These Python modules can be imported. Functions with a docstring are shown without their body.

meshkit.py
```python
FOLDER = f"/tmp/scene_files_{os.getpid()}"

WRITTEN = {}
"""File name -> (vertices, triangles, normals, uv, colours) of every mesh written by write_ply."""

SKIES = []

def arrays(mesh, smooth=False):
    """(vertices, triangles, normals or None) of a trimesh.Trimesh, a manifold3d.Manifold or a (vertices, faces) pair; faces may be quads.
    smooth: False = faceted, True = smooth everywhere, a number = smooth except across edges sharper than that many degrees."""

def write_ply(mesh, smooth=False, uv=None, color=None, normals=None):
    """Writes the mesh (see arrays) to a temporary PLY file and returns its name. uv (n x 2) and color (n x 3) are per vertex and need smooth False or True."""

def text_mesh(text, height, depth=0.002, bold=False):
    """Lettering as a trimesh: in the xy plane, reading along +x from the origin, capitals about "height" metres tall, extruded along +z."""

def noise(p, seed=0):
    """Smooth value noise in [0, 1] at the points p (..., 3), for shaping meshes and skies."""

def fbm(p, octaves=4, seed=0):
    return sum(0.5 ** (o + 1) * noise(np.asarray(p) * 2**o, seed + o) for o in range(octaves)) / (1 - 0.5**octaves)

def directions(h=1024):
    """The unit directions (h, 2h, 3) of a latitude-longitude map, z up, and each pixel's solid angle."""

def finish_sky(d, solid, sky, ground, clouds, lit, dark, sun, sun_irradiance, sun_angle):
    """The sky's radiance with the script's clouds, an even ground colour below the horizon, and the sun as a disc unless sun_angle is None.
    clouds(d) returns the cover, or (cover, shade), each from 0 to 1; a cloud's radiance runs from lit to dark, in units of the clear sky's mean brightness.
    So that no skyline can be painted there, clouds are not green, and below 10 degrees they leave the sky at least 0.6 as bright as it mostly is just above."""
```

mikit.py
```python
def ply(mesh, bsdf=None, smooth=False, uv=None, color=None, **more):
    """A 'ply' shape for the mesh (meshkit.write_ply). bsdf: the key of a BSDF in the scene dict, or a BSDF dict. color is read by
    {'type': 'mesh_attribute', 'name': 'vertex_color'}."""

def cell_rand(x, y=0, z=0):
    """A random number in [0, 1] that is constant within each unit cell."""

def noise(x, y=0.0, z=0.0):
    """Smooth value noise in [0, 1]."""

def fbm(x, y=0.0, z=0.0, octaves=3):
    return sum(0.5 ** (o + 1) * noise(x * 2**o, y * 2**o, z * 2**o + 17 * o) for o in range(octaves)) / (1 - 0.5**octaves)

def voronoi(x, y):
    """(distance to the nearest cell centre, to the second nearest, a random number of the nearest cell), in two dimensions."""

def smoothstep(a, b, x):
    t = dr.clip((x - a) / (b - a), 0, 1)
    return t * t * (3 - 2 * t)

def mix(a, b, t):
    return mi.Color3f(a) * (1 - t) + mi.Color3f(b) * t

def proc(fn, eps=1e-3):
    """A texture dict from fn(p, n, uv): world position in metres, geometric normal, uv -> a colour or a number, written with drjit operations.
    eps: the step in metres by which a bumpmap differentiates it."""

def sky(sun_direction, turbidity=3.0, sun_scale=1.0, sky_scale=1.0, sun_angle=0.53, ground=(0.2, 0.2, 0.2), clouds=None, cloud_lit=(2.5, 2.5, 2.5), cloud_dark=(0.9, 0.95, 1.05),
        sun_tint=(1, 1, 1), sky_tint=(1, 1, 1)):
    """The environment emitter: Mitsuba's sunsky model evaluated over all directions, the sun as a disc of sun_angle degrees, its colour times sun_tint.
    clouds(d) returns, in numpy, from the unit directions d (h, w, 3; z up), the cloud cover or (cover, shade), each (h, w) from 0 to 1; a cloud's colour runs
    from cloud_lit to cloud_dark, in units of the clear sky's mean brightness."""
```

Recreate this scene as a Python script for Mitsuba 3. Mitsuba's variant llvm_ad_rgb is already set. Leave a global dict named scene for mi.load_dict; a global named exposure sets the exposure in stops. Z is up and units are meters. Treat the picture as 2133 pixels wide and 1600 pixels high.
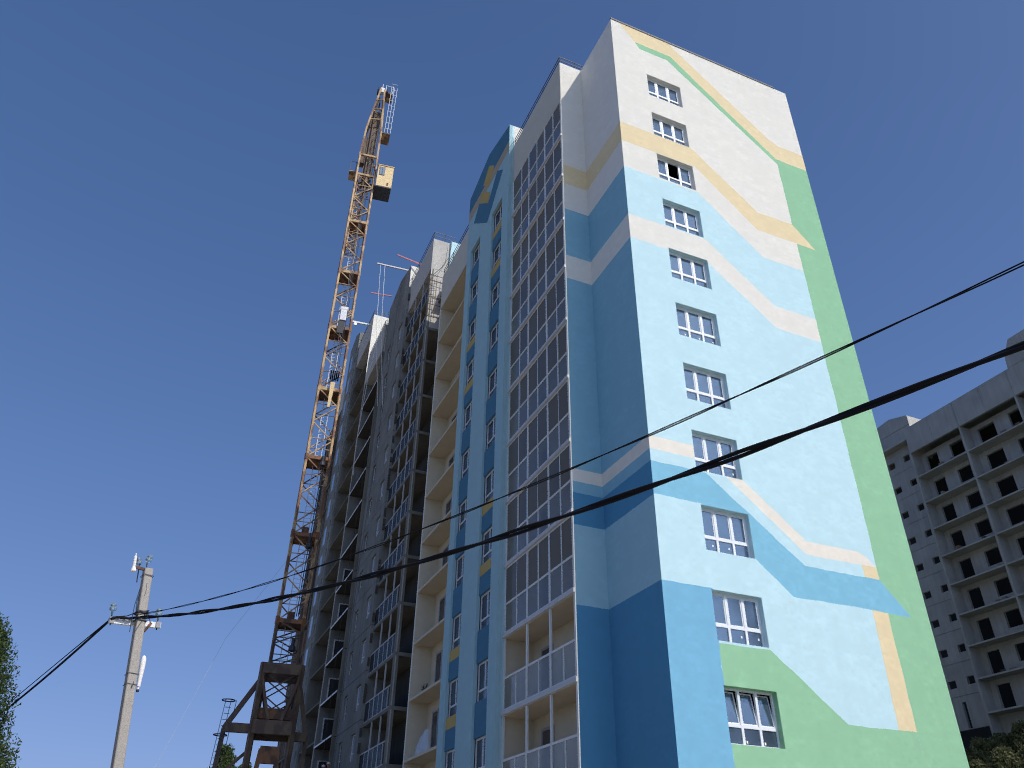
import math, random, numpy as np, trimesh, shapely, drjit as dr, mitsuba as mi, mikit, meshkit
from shapely.geometry import Polygon, box as sbox

scene, labels = {}, {}
T = mi.ScalarTransform4f
rng = random.Random(7)
# ------------------------------------------------------------------ camera, sky, exposure
CAM = np.array([19.3488, -13.0251, 1.6])
FWD = np.array([-0.77108922, 0.32258702, 0.54896178])
DOWN = np.array([-0.49942292, 0.22838732, -0.83571285])
scene['camera'] = {'type': 'perspective', 'fov': 2 * math.degrees(math.atan(1066.5 / 1655.1)), 'fov_axis': 'x', 'near_clip': 0.1, 'far_clip': 3000.0,
                   'to_world': T().look_at(origin=CAM.tolist(), target=(CAM + FWD).tolist(), up=(-DOWN).tolist())}
SUN = (1.03, 0.39, 1.0)
scene['sky'] = mikit.sky(SUN, turbidity=6.0, sky_scale=0.88, sun_scale=0.96, sun_tint=(0.88, 1.0, 1.24), sky_tint=(0.82, 0.98, 1.37), ground=(0.24, 0.22, 0.18))
labels['sky'] = {'kind': 'structure'}
exposure = 1.56


def srgb(*c):
    return [(v / 255 / 12.92) if v <= 10 else ((v / 255 + 0.055) / 1.055) ** 2.4 for v in c]


# ------------------------------------------------------------------ materials
def stucco(name, col, amp=0.055, sx=1.2, sz=3.0):
    c = mi.Color3f(*col)

    def fn(p, n, uv):
        a = mikit.fbm((p.x + p.y) * sx, p.z * sz, (p.x - p.y) * sx, 4)
        b = mikit.fbm((p.x + p.y) * 4.0, p.z * 8.5, (p.x - p.y) * 4.0, 3)
        s = mikit.noise((p.x + p.y) * 2.2, p.z * 0.12, (p.x - p.y) * 2.2)
        return c * (1.0 + amp * (2 * a - 1) * 0.9 + amp * 1.5 * (2 * b - 1) * mikit.smoothstep(0.2, 0.7, a) + amp * 0.5 * (s - 0.5))
    scene[name] = {'type': 'twosided', 'bsdf': {'type': 'diffuse', 'reflectance': mikit.proc(fn)}}


def concrete(name, col, amp=0.25):
    c = mi.Color3f(*col)

    def fn(p, n, uv):
        a = mikit.fbm((p.x + p.y) * 0.55, p.z * 0.8, (p.x - p.y) * 0.55, 4)
        s = mikit.fbm((p.x + p.y) * 3.1, p.z * 0.35, (p.x - p.y) * 3.1, 3)
        b = mikit.noise(p.x * 17.0, p.z * 17.0, p.y * 17.0)
        return c * (1.0 + amp * (2 * a - 1) + amp * 0.7 * (2 * s - 1) + 0.10 * (b - 0.5))
    scene[name] = {'type': 'twosided', 'bsdf': {'type': 'diffuse', 'reflectance': mikit.proc(fn)}}


def plain(name, col, rough=0.6, spec=0.4, metal=0.0, **kw):
    scene[name] = {'type': 'twosided', 'bsdf': {'type': 'principled', 'base_color': {'type': 'rgb', 'value': list(col)}, 'roughness': rough, 'specular': spec, 'metallic': metal, **kw}}


stucco('cream_paint', (0.76, 0.755, 0.70)); stucco('yellow_paint', (0.77, 0.66, 0.43)); stucco('light_blue_paint', (0.53, 0.75, 0.82))
stucco('turquoise_paint', (0.23, 0.51, 0.68)); stucco('blue_paint', (0.20, 0.46, 0.66)); stucco('green_paint', (0.30, 0.56, 0.36))
stucco('peach_paint', (0.79, 0.76, 0.68)); stucco('shaded_light_blue', (0.27, 0.51, 0.63), 0.05); stucco('shaded_pale_blue', (0.35, 0.57, 0.66), 0.05)  # the last two repeat the light blue, darkened for faces in shade
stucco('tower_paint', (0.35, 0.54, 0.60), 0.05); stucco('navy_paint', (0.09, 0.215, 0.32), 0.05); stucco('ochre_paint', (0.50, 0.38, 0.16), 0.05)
stucco('beige_paint', (0.58, 0.56, 0.49), 0.05); stucco('loggia_paint', (0.60, 0.55, 0.43), 0.05); stucco('tan_paint', (0.56, 0.48, 0.36), 0.05)
stucco('grey_plaster', (0.50, 0.49, 0.46), 0.05)
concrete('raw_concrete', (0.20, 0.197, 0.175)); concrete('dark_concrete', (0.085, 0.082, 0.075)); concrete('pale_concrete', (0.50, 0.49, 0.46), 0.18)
concrete('far_concrete', (0.35, 0.36, 0.345), 0.2); concrete('pole_concrete', (0.38, 0.36, 0.33), 0.12); concrete('panel_concrete', (0.235, 0.245, 0.235), 0.28)
concrete('brick_infill', (0.20, 0.15, 0.12), 0.3)
plain('white_plastic', (0.75, 0.79, 0.83), 0.35); plain('white_metal', (0.62, 0.64, 0.66), 0.45); plain('frame_metal', (0.64, 0.67, 0.68), 0.45); plain('slab_metal', (0.50, 0.50, 0.50), 0.5); plain('grey_frame', (0.40, 0.41, 0.41), 0.5); plain('dark_metal', (0.03, 0.035, 0.05), 0.5)
plain('dull_frame', (0.30, 0.31, 0.33), 0.5); plain('dark_void', (0.05, 0.055, 0.055), 0.9, 0.1)
plain('black_rubber', (0.012, 0.013, 0.017), 0.85, 0.15); plain('sticker', (0.8, 0.8, 0.78), 0.6)


def worn_paint(name, col, rust, amount):
    c, r = mi.Color3f(*col), mi.Color3f(*rust)

    def fn(p, n, uv):
        a = mikit.fbm(p.x * 2.3, p.y * 2.3, p.z * 1.1, 4)
        return mikit.mix(c, r, mikit.smoothstep(1 - amount - 0.08, 1 - amount + 0.1, a))
    scene[name] = {'type': 'twosided', 'bsdf': {'type': 'principled', 'base_color': mikit.proc(fn), 'roughness': 0.55, 'specular': 0.35}}


worn_paint('crane_yellow', (0.47, 0.33, 0.18), (0.19, 0.105, 0.065), 0.5); worn_paint('crane_rust', (0.24, 0.11, 0.05), (0.09, 0.05, 0.03), 0.5)
worn_paint('cabin_cream', (0.72, 0.56, 0.30), (0.35, 0.2, 0.09), 0.30); worn_paint('crane_base', (0.14, 0.10, 0.065), (0.09, 0.06, 0.045), 0.5)
plain('crane_white', (0.7, 0.72, 0.76), 0.5); plain('red_paint', (0.55, 0.10, 0.09), 0.5); plain('pink_paint', (0.62, 0.25, 0.25), 0.5)
plain('rope_white', (0.72, 0.75, 0.78), 0.7); plain('timber', (0.16, 0.10, 0.06), 0.8)


def coated_glass(name, refl, tint, base):
    scene[name] = {'type': 'blendbsdf', 'weight': {'type': 'rgb', 'value': refl} if not isinstance(refl, float) else refl,
                   'a': {'type': 'twosided', 'bsdf': {'type': 'diffuse', 'reflectance': {'type': 'rgb', 'value': base}}},
                   'b': {'type': 'twosided', 'bsdf': {'type': 'roughconductor', 'material': 'none', 'alpha': 0.015, 'specular_reflectance': {'type': 'rgb', 'value': tint}}}}


coated_glass('window_glass', 0.30, [0.62, 0.80, 1.0], [0.05, 0.07, 0.10])


def dusty_glass(name, weight, dust):
    scene[name] = {'type': 'blendbsdf', 'weight': weight, 'a': {'type': 'thindielectric', 'int_ior': 1.25}, 'b': {'type': 'twosided', 'bsdf': {'type': 'diffuse', 'reflectance': {'type': 'rgb', 'value': dust}}}}


dusty_glass('balcony_glass', 0.58, [0.205, 0.19, 0.16]); dusty_glass('balcony_glass_b', 0.42, [0.18, 0.17, 0.145]); dusty_glass('clear_glass', 0.20, [0.20, 0.18, 0.14])
coated_glass('dim_glass', 0.26, [0.85, 0.9, 1.0], [0.025, 0.03, 0.04])
scene['green_glass'] = {'type': 'principled', 'base_color': {'type': 'rgb', 'value': [0.78, 0.94, 0.90]}, 'roughness': 0.03, 'spec_trans': 0.9, 'eta': 1.5}
scene['porcelain'] = {'type': 'principled', 'base_color': {'type': 'rgb', 'value': [0.80, 0.79, 0.77]}, 'roughness': 0.12, 'specular': 0.6}


def leafy(name, a, b, tr=0.35):
    ca, cb = mi.Color3f(*a), mi.Color3f(*b)

    def fn(p, n, uv):
        return mikit.mix(ca, cb, mikit.cell_rand(p.x * 4.0, p.y * 4.0, p.z * 4.0))
    scene[name] = {'type': 'principledthin', 'base_color': mikit.proc(fn), 'roughness': 0.6, 'diff_trans': tr * 2, 'spec_trans': 0.0}


leafy('dark_leaf', (0.045, 0.075, 0.03), (0.11, 0.155, 0.065)); leafy('mid_leaf', (0.055, 0.085, 0.03), (0.11, 0.15, 0.06)); leafy('dry_leaf', (0.08, 0.11, 0.05), (0.20, 0.20, 0.11))
plain('bark', (0.09, 0.065, 0.045), 0.9, 0.1)


# ------------------------------------------------------------------ mesh helpers
class MB:
    """Collects boxes, bars and tubes into one mesh."""
    Q = np.array([[0, 1, 3, 2], [4, 6, 7, 5], [0, 4, 5, 1], [2, 3, 7, 6], [0, 2, 6, 4], [1, 5, 7, 3]])

    def __init__(s): s.v, s.f, s.n = [], [], 0

    def add(s, v, f):
        v = np.asarray(v, float); f = np.asarray(f)
        if f.shape[1] == 4: f = np.vstack([f[:, [0, 1, 2]], f[:, [0, 2, 3]]])
        s.v.append(v); s.f.append(f + s.n); s.n += len(v); return s

    def box(s, x0, x1, y0, y1, z0, z1):
        return s.add([(x, y, z) for x in (x0, x1) for y in (y0, y1) for z in (z0, z1)], s.Q)

    def bar(s, p, q, w, h=None, up=(0, 0, 1)):
        p, q = np.asarray(p, float), np.asarray(q, float); h = h or w
        d = (q - p) / np.linalg.norm(q - p); a = np.cross(d, up)
        if np.linalg.norm(a) < 1e-3: a = np.cross(d, (1, 0.3, 0))
        a /= np.linalg.norm(a); b = np.cross(a, d)
        return s.add([e + a * i * w / 2 + b * j * h / 2 for e in (p, q) for i in (-1, 1) for j in (-1, 1)], s.Q)

    def tube(s, pts, r, n=6):
        pts = np.asarray(pts, float); rr = np.broadcast_to(r, len(pts)); base = s.n; V = []
        t = np.gradient(pts, axis=0); t /= np.maximum(np.linalg.norm(t, axis=1, keepdims=True), 1e-9)
        a = np.cross(t[0], (0, 0, 1)); a = a if np.linalg.norm(a) > 1e-2 else np.cross(t[0], (1, 0, 0)); a /= np.linalg.norm(a)
        for i in range(len(pts)):
            a = a - t[i] * (a @ t[i]); a /= np.linalg.norm(a); b = np.cross(t[i], a)
            V += [pts[i] + rr[i] * (a * math.cos(k * 2 * math.pi / n) + b * math.sin(k * 2 * math.pi / n)) for k in range(n)]
        F = [[i * n + k, i * n + (k + 1) % n, (i + 1) * n + (k + 1) % n, (i + 1) * n + k] for i in range(len(pts) - 1) for k in range(n)]
        m = len(V); V += [pts[0], pts[-1]]
        F3 = [[m, (k + 1) % n, k] for k in range(n)] + [[m + 1, m - n + k, m - n + (k + 1) % n] for k in range(n)]
        F = np.array(F); F = np.vstack([F[:, [0, 1, 2]], F[:, [0, 2, 3]], np.array(F3)])
        return s.add(V, F)

    def lathe(s, o, prof, axis=(0, 0, 1), n=14):
        """prof: (radius, height) pairs, along axis from o."""
        d = np.asarray(axis, float); d /= np.linalg.norm(d); a = np.cross(d, (0.3, 1, 0.1)); a /= np.linalg.norm(a); b = np.cross(d, a)
        V = [np.asarray(o) + d * h + r * (a * math.cos(k * 2 * math.pi / n) + b * math.sin(k * 2 * math.pi / n)) for r, h in prof for k in range(n)]
        F = [[i * n + k, i * n + (k + 1) % n, (i + 1) * n + (k + 1) % n, (i + 1) * n + k] for i in range(len(prof) - 1) for k in range(n)]
        return s.add(V, F)

    def mesh(s): return np.vstack(s.v), np.vstack(s.f)


def BX(*a): return MB().box(*a).mesh()


def recolour(d, bsdf): return {**d, 'bsdf': {'type': 'ref', 'id': bsdf}}


used = {}


def key_for(base):
    if base not in used:
        used[base] = 0; return base
    used[base] += 1
    return f'{base}_{used[base]:03d}'


def thing(name, label, cat, group=None):
    k = key_for(name); labels[k] = {'label': label, 'category': cat}
    if group: labels[k]['group'] = group
    return k


def put(parent, name, shape, bsdf=None, to_world=None, label=None, smooth=False, kind=None):
    k = key_for(f'{parent}__{name}' if parent else name)
    d = dict(shape) if isinstance(shape, dict) else mikit.ply(shape.mesh() if isinstance(shape, MB) else shape, bsdf, smooth)
    if to_world is not None: d['to_world'] = to_world
    scene[k] = d
    if label: labels.setdefault(k, {})['label'] = label
    if kind: labels.setdefault(k, {})['kind'] = kind
    return k


def on_wall(o, facing):
    """Local (along the wall, up, outward) -> world, at o; facing '+x' or '-y'."""
    cols = ((0, 1, 0), (0, 0, 1), (1, 0, 0)) if facing == '+x' else ((1, 0, 0), (0, 0, 1), (0, -1, 0))
    m = np.eye(4); m[:3, :3] = np.array(cols, float).T; m[:3, 3] = o
    return T(m)


def sheet(poly, fn):
    """A flat face from a shapely polygon; fn maps (a, b) to world."""
    V, F, n = [], [], 0
    for g in getattr(poly, 'geoms', [poly]):
        if g.geom_type != 'Polygon' or g.area < 1e-6: continue
        v, f = trimesh.creation.triangulate_polygon(g, engine='earcut')
        V += [fn(a, b) for a, b in v]; F.append(f + n); n += len(v)
    return np.array(V), np.vstack(F)


def slab_of(poly, lo, hi, ax):
    """The polygon extruded: ax 'x' (polygon in y, z) or 'y' (polygon in x, z), from lo to hi."""
    V, F, n = [], [], 0
    for g in getattr(poly, 'geoms', [poly]):
        m = trimesh.creation.extrude_polygon(g, hi - lo, engine='earcut'); v = np.array(m.vertices)
        w = np.stack([v[:, 2] + lo, v[:, 0], v[:, 1]], 1) if ax == 'x' else np.stack([v[:, 0], v[:, 2] + lo, v[:, 1]], 1)
        f = np.array(m.faces); V.append(w); F.append((f if ax == 'x' else f[:, ::-1]) + n); n += len(w)
    return np.vstack(V), np.vstack(F)


# ------------------------------------------------------------------ ground
def ground_height(x, y):
    s = np.clip((y - 26) / 24.0, 0, 1); s = s * s * (3 - 2 * s)
    return s * 11.2


gx, gy = np.meshgrid(np.concatenate([[-1500, -500, -220], np.arange(-140, 141, 4.0), [220, 500, 1500]]), np.concatenate([[-1500, -500, -200], np.arange(-120, 141, 4.0), [220, 500, 1500]]), indexing='ij')
gz = ground_height(gx, gy) + (meshkit.fbm(np.stack([gx * 0.11, gy * 0.11, gx * 0], -1), 3) - 0.5) * np.where(gy > 14, 0.9, 0.12) - 0.05
n1, n2 = gx.shape; idx = np.arange(n1 * n2).reshape(n1, n2)
gf = np.stack([idx[:-1, :-1], idx[1:, :-1], idx[1:, 1:], idx[:-1, 1:]], -1).reshape(-1, 4)


def ground_col(p, n, uv):
    a = mikit.fbm(p.x * 0.15, p.y * 0.15, 0.0, 4); b = mikit.noise(p.x * 3.0, p.y * 3.0)
    base = mikit.mix((0.33, 0.30, 0.25), (0.13, 0.14, 0.07), mikit.smoothstep(0.42, 0.6, a + 0.012 * (p.y - 14)))
    return base * (0.85 + 0.3 * b)


scene['soil'] = {'type': 'twosided', 'bsdf': {'type': 'diffuse', 'reflectance': mikit.proc(ground_col)}}
put(None, 'ground', (np.stack([gx, gy, gz], -1).reshape(-1, 3), gf), 'soil', smooth=True); labels['ground'] = {'kind': 'structure'}

# ------------------------------------------------------------------ windows (built once, placed many times)
GW, GH = 1.866, 1.538      # gable windows
COLS = [(0.0, 0.622), (0.622, 1.244), (1.244, 1.866)]
TR = 0.52                  # transom height


def gable_window_meshes(tilt):
    fr = MB()
    fr.box(0, 0.065, 0, GH, -0.07, 0).box(GW - 0.065, GW, 0, GH, -0.07, 0).box(0.065, GW - 0.065, GH - 0.065, GH, -0.07, 0).box(0.065, GW - 0.065, 0, 0.05, -0.07, 0)
    for u in (0.622, 1.244): fr.box(u - 0.042, u + 0.042, 0.05, GH - 0.065, -0.07, 0.002)
    fr.box(0.065, GW - 0.065, TR - 0.042, TR + 0.042, -0.07, -0.001)
    sashes, panes = [], []
    for c, (a, b) in enumerate(COLS):
        a2 = a + (0.067 if c == 0 else 0.047); b2 = b - (0.067 if c == 2 else 0.047); z0, z1 = TR + 0.048, GH - 0.068
        s = MB().box(a2, a2 + 0.036, z0, z1, -0.06, -0.02).box(b2 - 0.036, b2, z0, z1, -0.06, -0.02).box(a2 + 0.036, b2 - 0.036, z0, z0 + 0.036, -0.06, -0.02).box(a2 + 0.036, b2 - 0.036, z1 - 0.036, z1, -0.06, -0.02).mesh()
        p = BX(a2 + 0.034, b2 - 0.034, z0 + 0.034, z1 - 0.034, -0.04, -0.03)
        if tilt:
            ang = math.radians(9); out = []
            for v, f in (s, p):
                v = v.copy(); dz, dn = v[:, 1] - z0, v[:, 2] + 0.04
                v[:, 1] = z0 + dz * math.cos(ang) + dn * math.sin(ang); v[:, 2] = -0.045 - dz * math.sin(ang) + dn * math.cos(ang); out.append((v, f))
            s, p = out
        sashes.append(mikit.ply(s, 'white_plastic')); panes.append(mikit.ply(p, 'window_glass'))
        panes.append(mikit.ply(BX(a2, b2, 0.052, TR - 0.047, -0.045, -0.035), 'window_glass'))
    return mikit.ply(fr.mesh(), 'white_plastic'), sashes, panes


GWIN = [gable_window_meshes(False), gable_window_meshes(True)]
SILL = mikit.ply(BX(-0.0, GW - 0.002, -0.03, -0.004, -0.02, 0.183), 'white_metal')
STICK = mikit.ply(BX(0, 0.05, 0, 0.07, -0.034, -0.032), 'sticker')

# ================================================================== the finished block
B1 = thing('finished_apartment_block', 'finished high rise with pastel blue, cream and green zigzag mural on its sunlit end wall', 'apartment building')
W, TOP, P = 10.69, 38.32, 2.8
ZW = [34.946 - P * i for i in range(13)]                       # window tops on the gable
holes = [sbox(1.762, ZW[i] - GH, 3.622, ZW[i]) for i in range(12)]
wall = sbox(0, -1, W, TOP).difference(shapely.union_all(holes))
put(B1, 'end_wall', slab_of(wall.intersection(sbox(0.01, -1, W, TOP)), -0.30, -0.006, 'x'), 'grey_plaster')
G = 8.84
bands = [
    ('green_paint', 'mint green band that runs down the right edge of the end wall', [(1.28, 37.22), (3.3, 37.22), (8.8, 32.27), (W, 32.27), (W, -1), (G, -1), (G, 31.89), (3.1, 36.78), (1.52, 36.78)], 2),
    ('yellow_paint', 'pale yellow zigzag band under the roof edge', [(0.15, TOP), (3.4, TOP), (3.4, 38.2), (8.6, 33.65), (9.2, 33.38), (W, 33.38), (W, 32.27), (8.8, 32.27), (3.3, 37.22), (1.28, 37.22)], 1),
    ('yellow_paint', 'yellow zigzag band ending in a point on the green', [(0, 30.6), (3.7, 30.6), (6.9, 27.87), (G, 27.87), (9.9, 26.68), (6.65, 26.70), (3.75, 29.4), (0, 29.35)], 0),
    ('cream_paint', 'cream zigzag band between the light blue fields', [(0, 24.95), (3.7, 24.95), (6.75, 22.4), (G, 22.4), (G, 21.2), (6.6, 21.2), (3.6, 23.65), (0, 23.65)], 3),
    ('yellow_paint', 'small yellow block beside the green edge', [(8.17, 11.53), (G, 11.53), (G, 11.1), (8.17, 11.1)], 1),
    ('peach_paint', 'thin peach zigzag line above the blue arrow', [(0, 14.72), (2.5, 14.72), (5.9, 12.0), (8.15, 12.0), (8.5, 11.85), (G, 11.53), (5.8, 11.53), (2.4, 14.22), (0, 14.22)], 3),
    ('turquoise_paint', 'blue arrow band pointing right across the green edge', [(0, 13.78), (2.12, 13.77), (5.65, 11.1), (G, 11.1), (9.87, 9.97), (4.9, 9.97), (1.78, 12.57), (0, 12.57)], 0),
    ('yellow_paint', 'upright yellow block below the blue arrow', [(8.17, 9.97), (G, 9.97), (G, 6.26), (8.10, 6.26)], 1),
    ('green_paint', 'green field round the two lowest windows', [(1.79, -1), (1.79, 8.14), (3.65, 8.14), (6.14, 6.26), (G, 6.26), (G, -1)], 2),
    ('blue_paint', 'mid blue field at the lower left corner of the end wall', [(0, -1), (0, 9.78), (1.79, 9.78), (1.79, -1)], 3),
    ('cream_paint', 'cream field at the top of the end wall', [(0, 27.72), (3.7, 27.72), (6.65, 25.06), (G, 25.06), (G, 32), (W, 32), (W, TOP), (0, TOP)], 9),
    ('light_blue_paint', 'light blue field of the end wall', [(0, -1), (0, TOP), (W, TOP), (W, -1)], 9),
]


def hand_painted(pts):
    """The outline as a painter leaves it: run past the wall's edges, a centimetre or two off the line."""
    big = [(-0.4 if a <= 0 else W + 0.4 if a >= W else a, TOP + 0.4 if b >= TOP else -1.4 if b <= -1 else b) for a, b in pts]
    ring = np.array(shapely.segmentize(Polygon(big), 0.3).exterior.coords)[:-1]; q = np.stack([ring[:, 0] * 2.3, ring[:, 1] * 2.3, ring[:, 0] * 0], -1)
    d = np.stack([meshkit.fbm(q, 3, 3), meshkit.fbm(q, 3, 9)], -1) - 0.5
    return Polygon(ring + d * 0.07).buffer(0)


order = [2, 6, 1, 0, 3, 4, 5, 7, 8, 9, 10, 11]
rest = wall
for i in order:
    mat, lab, pts, _ = bands[i]
    shape = hand_painted(pts); piece = shape.intersection(rest); rest = rest.difference(shape)
    for n_, g_ in enumerate(sorted((g for g in getattr(piece, 'geoms', [piece]) if g.geom_type == 'Polygon' and g.area > 1e-4), key=lambda g: -g.area)):
        put(B1, 'painted_field', sheet(g_, lambda a, b: (0.0, a, b)), mat, label=lab if n_ == 0 else None)
# windows of the gable
for i in range(12):
    w = put(B1, 'window', GWIN[i == 10][0], to_world=on_wall((-0.19, 1.759, ZW[i] - GH), '+x'))
    m = scene[w]['to_world']; rm = 'cream_paint' if i < 3 else 'green_paint' if i == 10 else 'light_blue_paint'; zb = ZW[i] - GH
    put(w, 'reveal', MB().box(-0.195, -0.007, 1.7625, 3.6215, ZW[i] - 0.005, ZW[i] - 0.001).box(-0.195, -0.007, 3.617, 3.6212, zb + 0.001, ZW[i] - 0.005).box(-0.195, -0.007, 1.7628, 1.767, zb + 0.001, ZW[i] - 0.005), rm)
    if i == 2: labels[w] = {'label': 'end wall window with its middle sash standing open'}
    if i == 10: labels[w] = {'label': 'end wall window with three tilted sashes'}
    for c in range(3):
        if i == 2 and c == 1:
            v, f = (BX(0, 0.53, TR + 0.05, GH - 0.07, -0.06, -0.012)); continue
        put(w, 'sash', GWIN[i == 10][1][c], to_world=m); put(w, 'pane', GWIN[i == 10][2][2 * c], to_world=m @ T().translate([COLS[c][0] + 0.3, 0.9, -0.035]).rotate([1, 0, 0], rng.uniform(-0.7, 0.7)).rotate([0, 1, 0], rng.uniform(-0.7, 0.7)).translate([-COLS[c][0] - 0.3, -0.9, 0.035]))
    for c in range(3): put(w, 'pane', GWIN[i == 10][2][2 * c + 1], to_world=m)
    if i > 8: put(w, 'sill', SILL, to_world=m)
    if i in (5, 7, 8, 9, 10):
        for c in range(3):
            if rng.random() < 0.85: put(w, 'sticker', STICK, to_world=m @ T().translate([COLS[c][0] + (0.42 if i != 10 else 0.10), 0.24 if i != 10 else 0.09, 0.0]))
# dark rooms behind, and the core of the block
put(B1, 'inner_core', MB().box(-20.6, -1.2, 1.0, W - 0.3, 0, 37.9).mesh(), 'dark_void')
put(B1, 'back_wall', MB().box(-24.0, -0.31, W - 0.3, W - 0.002, -1, TOP - 0.01).mesh(), 'cream_paint')
put(B1, 'roof_deck', MB().box(-24.0, -0.31, 0.3, W - 0.31, 37.95, 38.15).mesh(), 'raw_concrete')
# facade strip next to the gable (faces -y) and the side of the balcony bay (faces +x)
put(B1, 'front_wall', MB().box(-3.2, -0.007, 0.006, 0.30, -1, TOP - 0.002).mesh(), 'grey_plaster')
levels = [(TOP, 30.6, 'cream_paint'), (30.6, 29.35, 'yellow_paint'), (29.35, 27.72, 'cream_paint'), (27.72, 24.95, 'shaded_light_blue'), (24.95, 23.65, 'cream_paint'), (23.65, 14.72, 'shaded_light_blue'),
          (14.72, 14.22, 'peach_paint'), (14.22, 13.78, 'shaded_light_blue'), (13.78, 12.57, 'shaded_deep_blue'), (12.57, 9.78, 'shaded_pale_blue'), (9.78, -1, 'shaded_deep_blue')]  # blues are deeper here than round the corner, to stand in for shade
stucco('shaded_deep_blue', (0.10, 0.30, 0.48), 0.05)  # end-wall turquoise and blue, darkened into one tone for the shaded side
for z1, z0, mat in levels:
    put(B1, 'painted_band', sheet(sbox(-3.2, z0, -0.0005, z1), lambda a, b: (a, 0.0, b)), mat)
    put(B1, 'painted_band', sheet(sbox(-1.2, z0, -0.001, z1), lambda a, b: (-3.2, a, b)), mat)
put(B1, 'bay_side_wall', MB().box(-3.32, -3.204, -1.235, 0.0, -1, TOP - 0.004).mesh(), 'cream_paint')
# roof edge rail over the gable
r = MB().bar((-0.06, 0.02, 38.52), (-0.06, 9.95, 38.52), 0.05)
for k in range(9): r.bar((-0.06, 0.05 + k * 1.235, 38.3), (-0.06, 0.05 + k * 1.235, 38.52), 0.03)
put(B1, 'roof_rail', r.box(-0.10, 0.03, 0, 9.95, TOP, TOP + 0.05), 'dark_metal')


def roof_rail(parent, x0, x1, y, z, back=None, h=0.55):
    m = MB(); n = max(2, int(abs(x1 - x0) / 1.5))
    for zz in (h, h * 0.5): m.bar((x0, y, z + zz), (x1, y, z + zz), 0.035)
    for k in range(n + 1): m.bar((x0 + (x1 - x0) * k / n, y, z), (x0 + (x1 - x0) * k / n, y, z + h), 0.03)
    if back is not None:
        for zz in (h, h * 0.5): m.bar((x1, y, z + zz), (x1, back, z + zz), 0.03)
        m.bar((x1, (y + back) / 2, z), (x1, (y + back) / 2, z + h), 0.03)
    put(parent, 'roof_rail', m, 'dark_metal')


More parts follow.
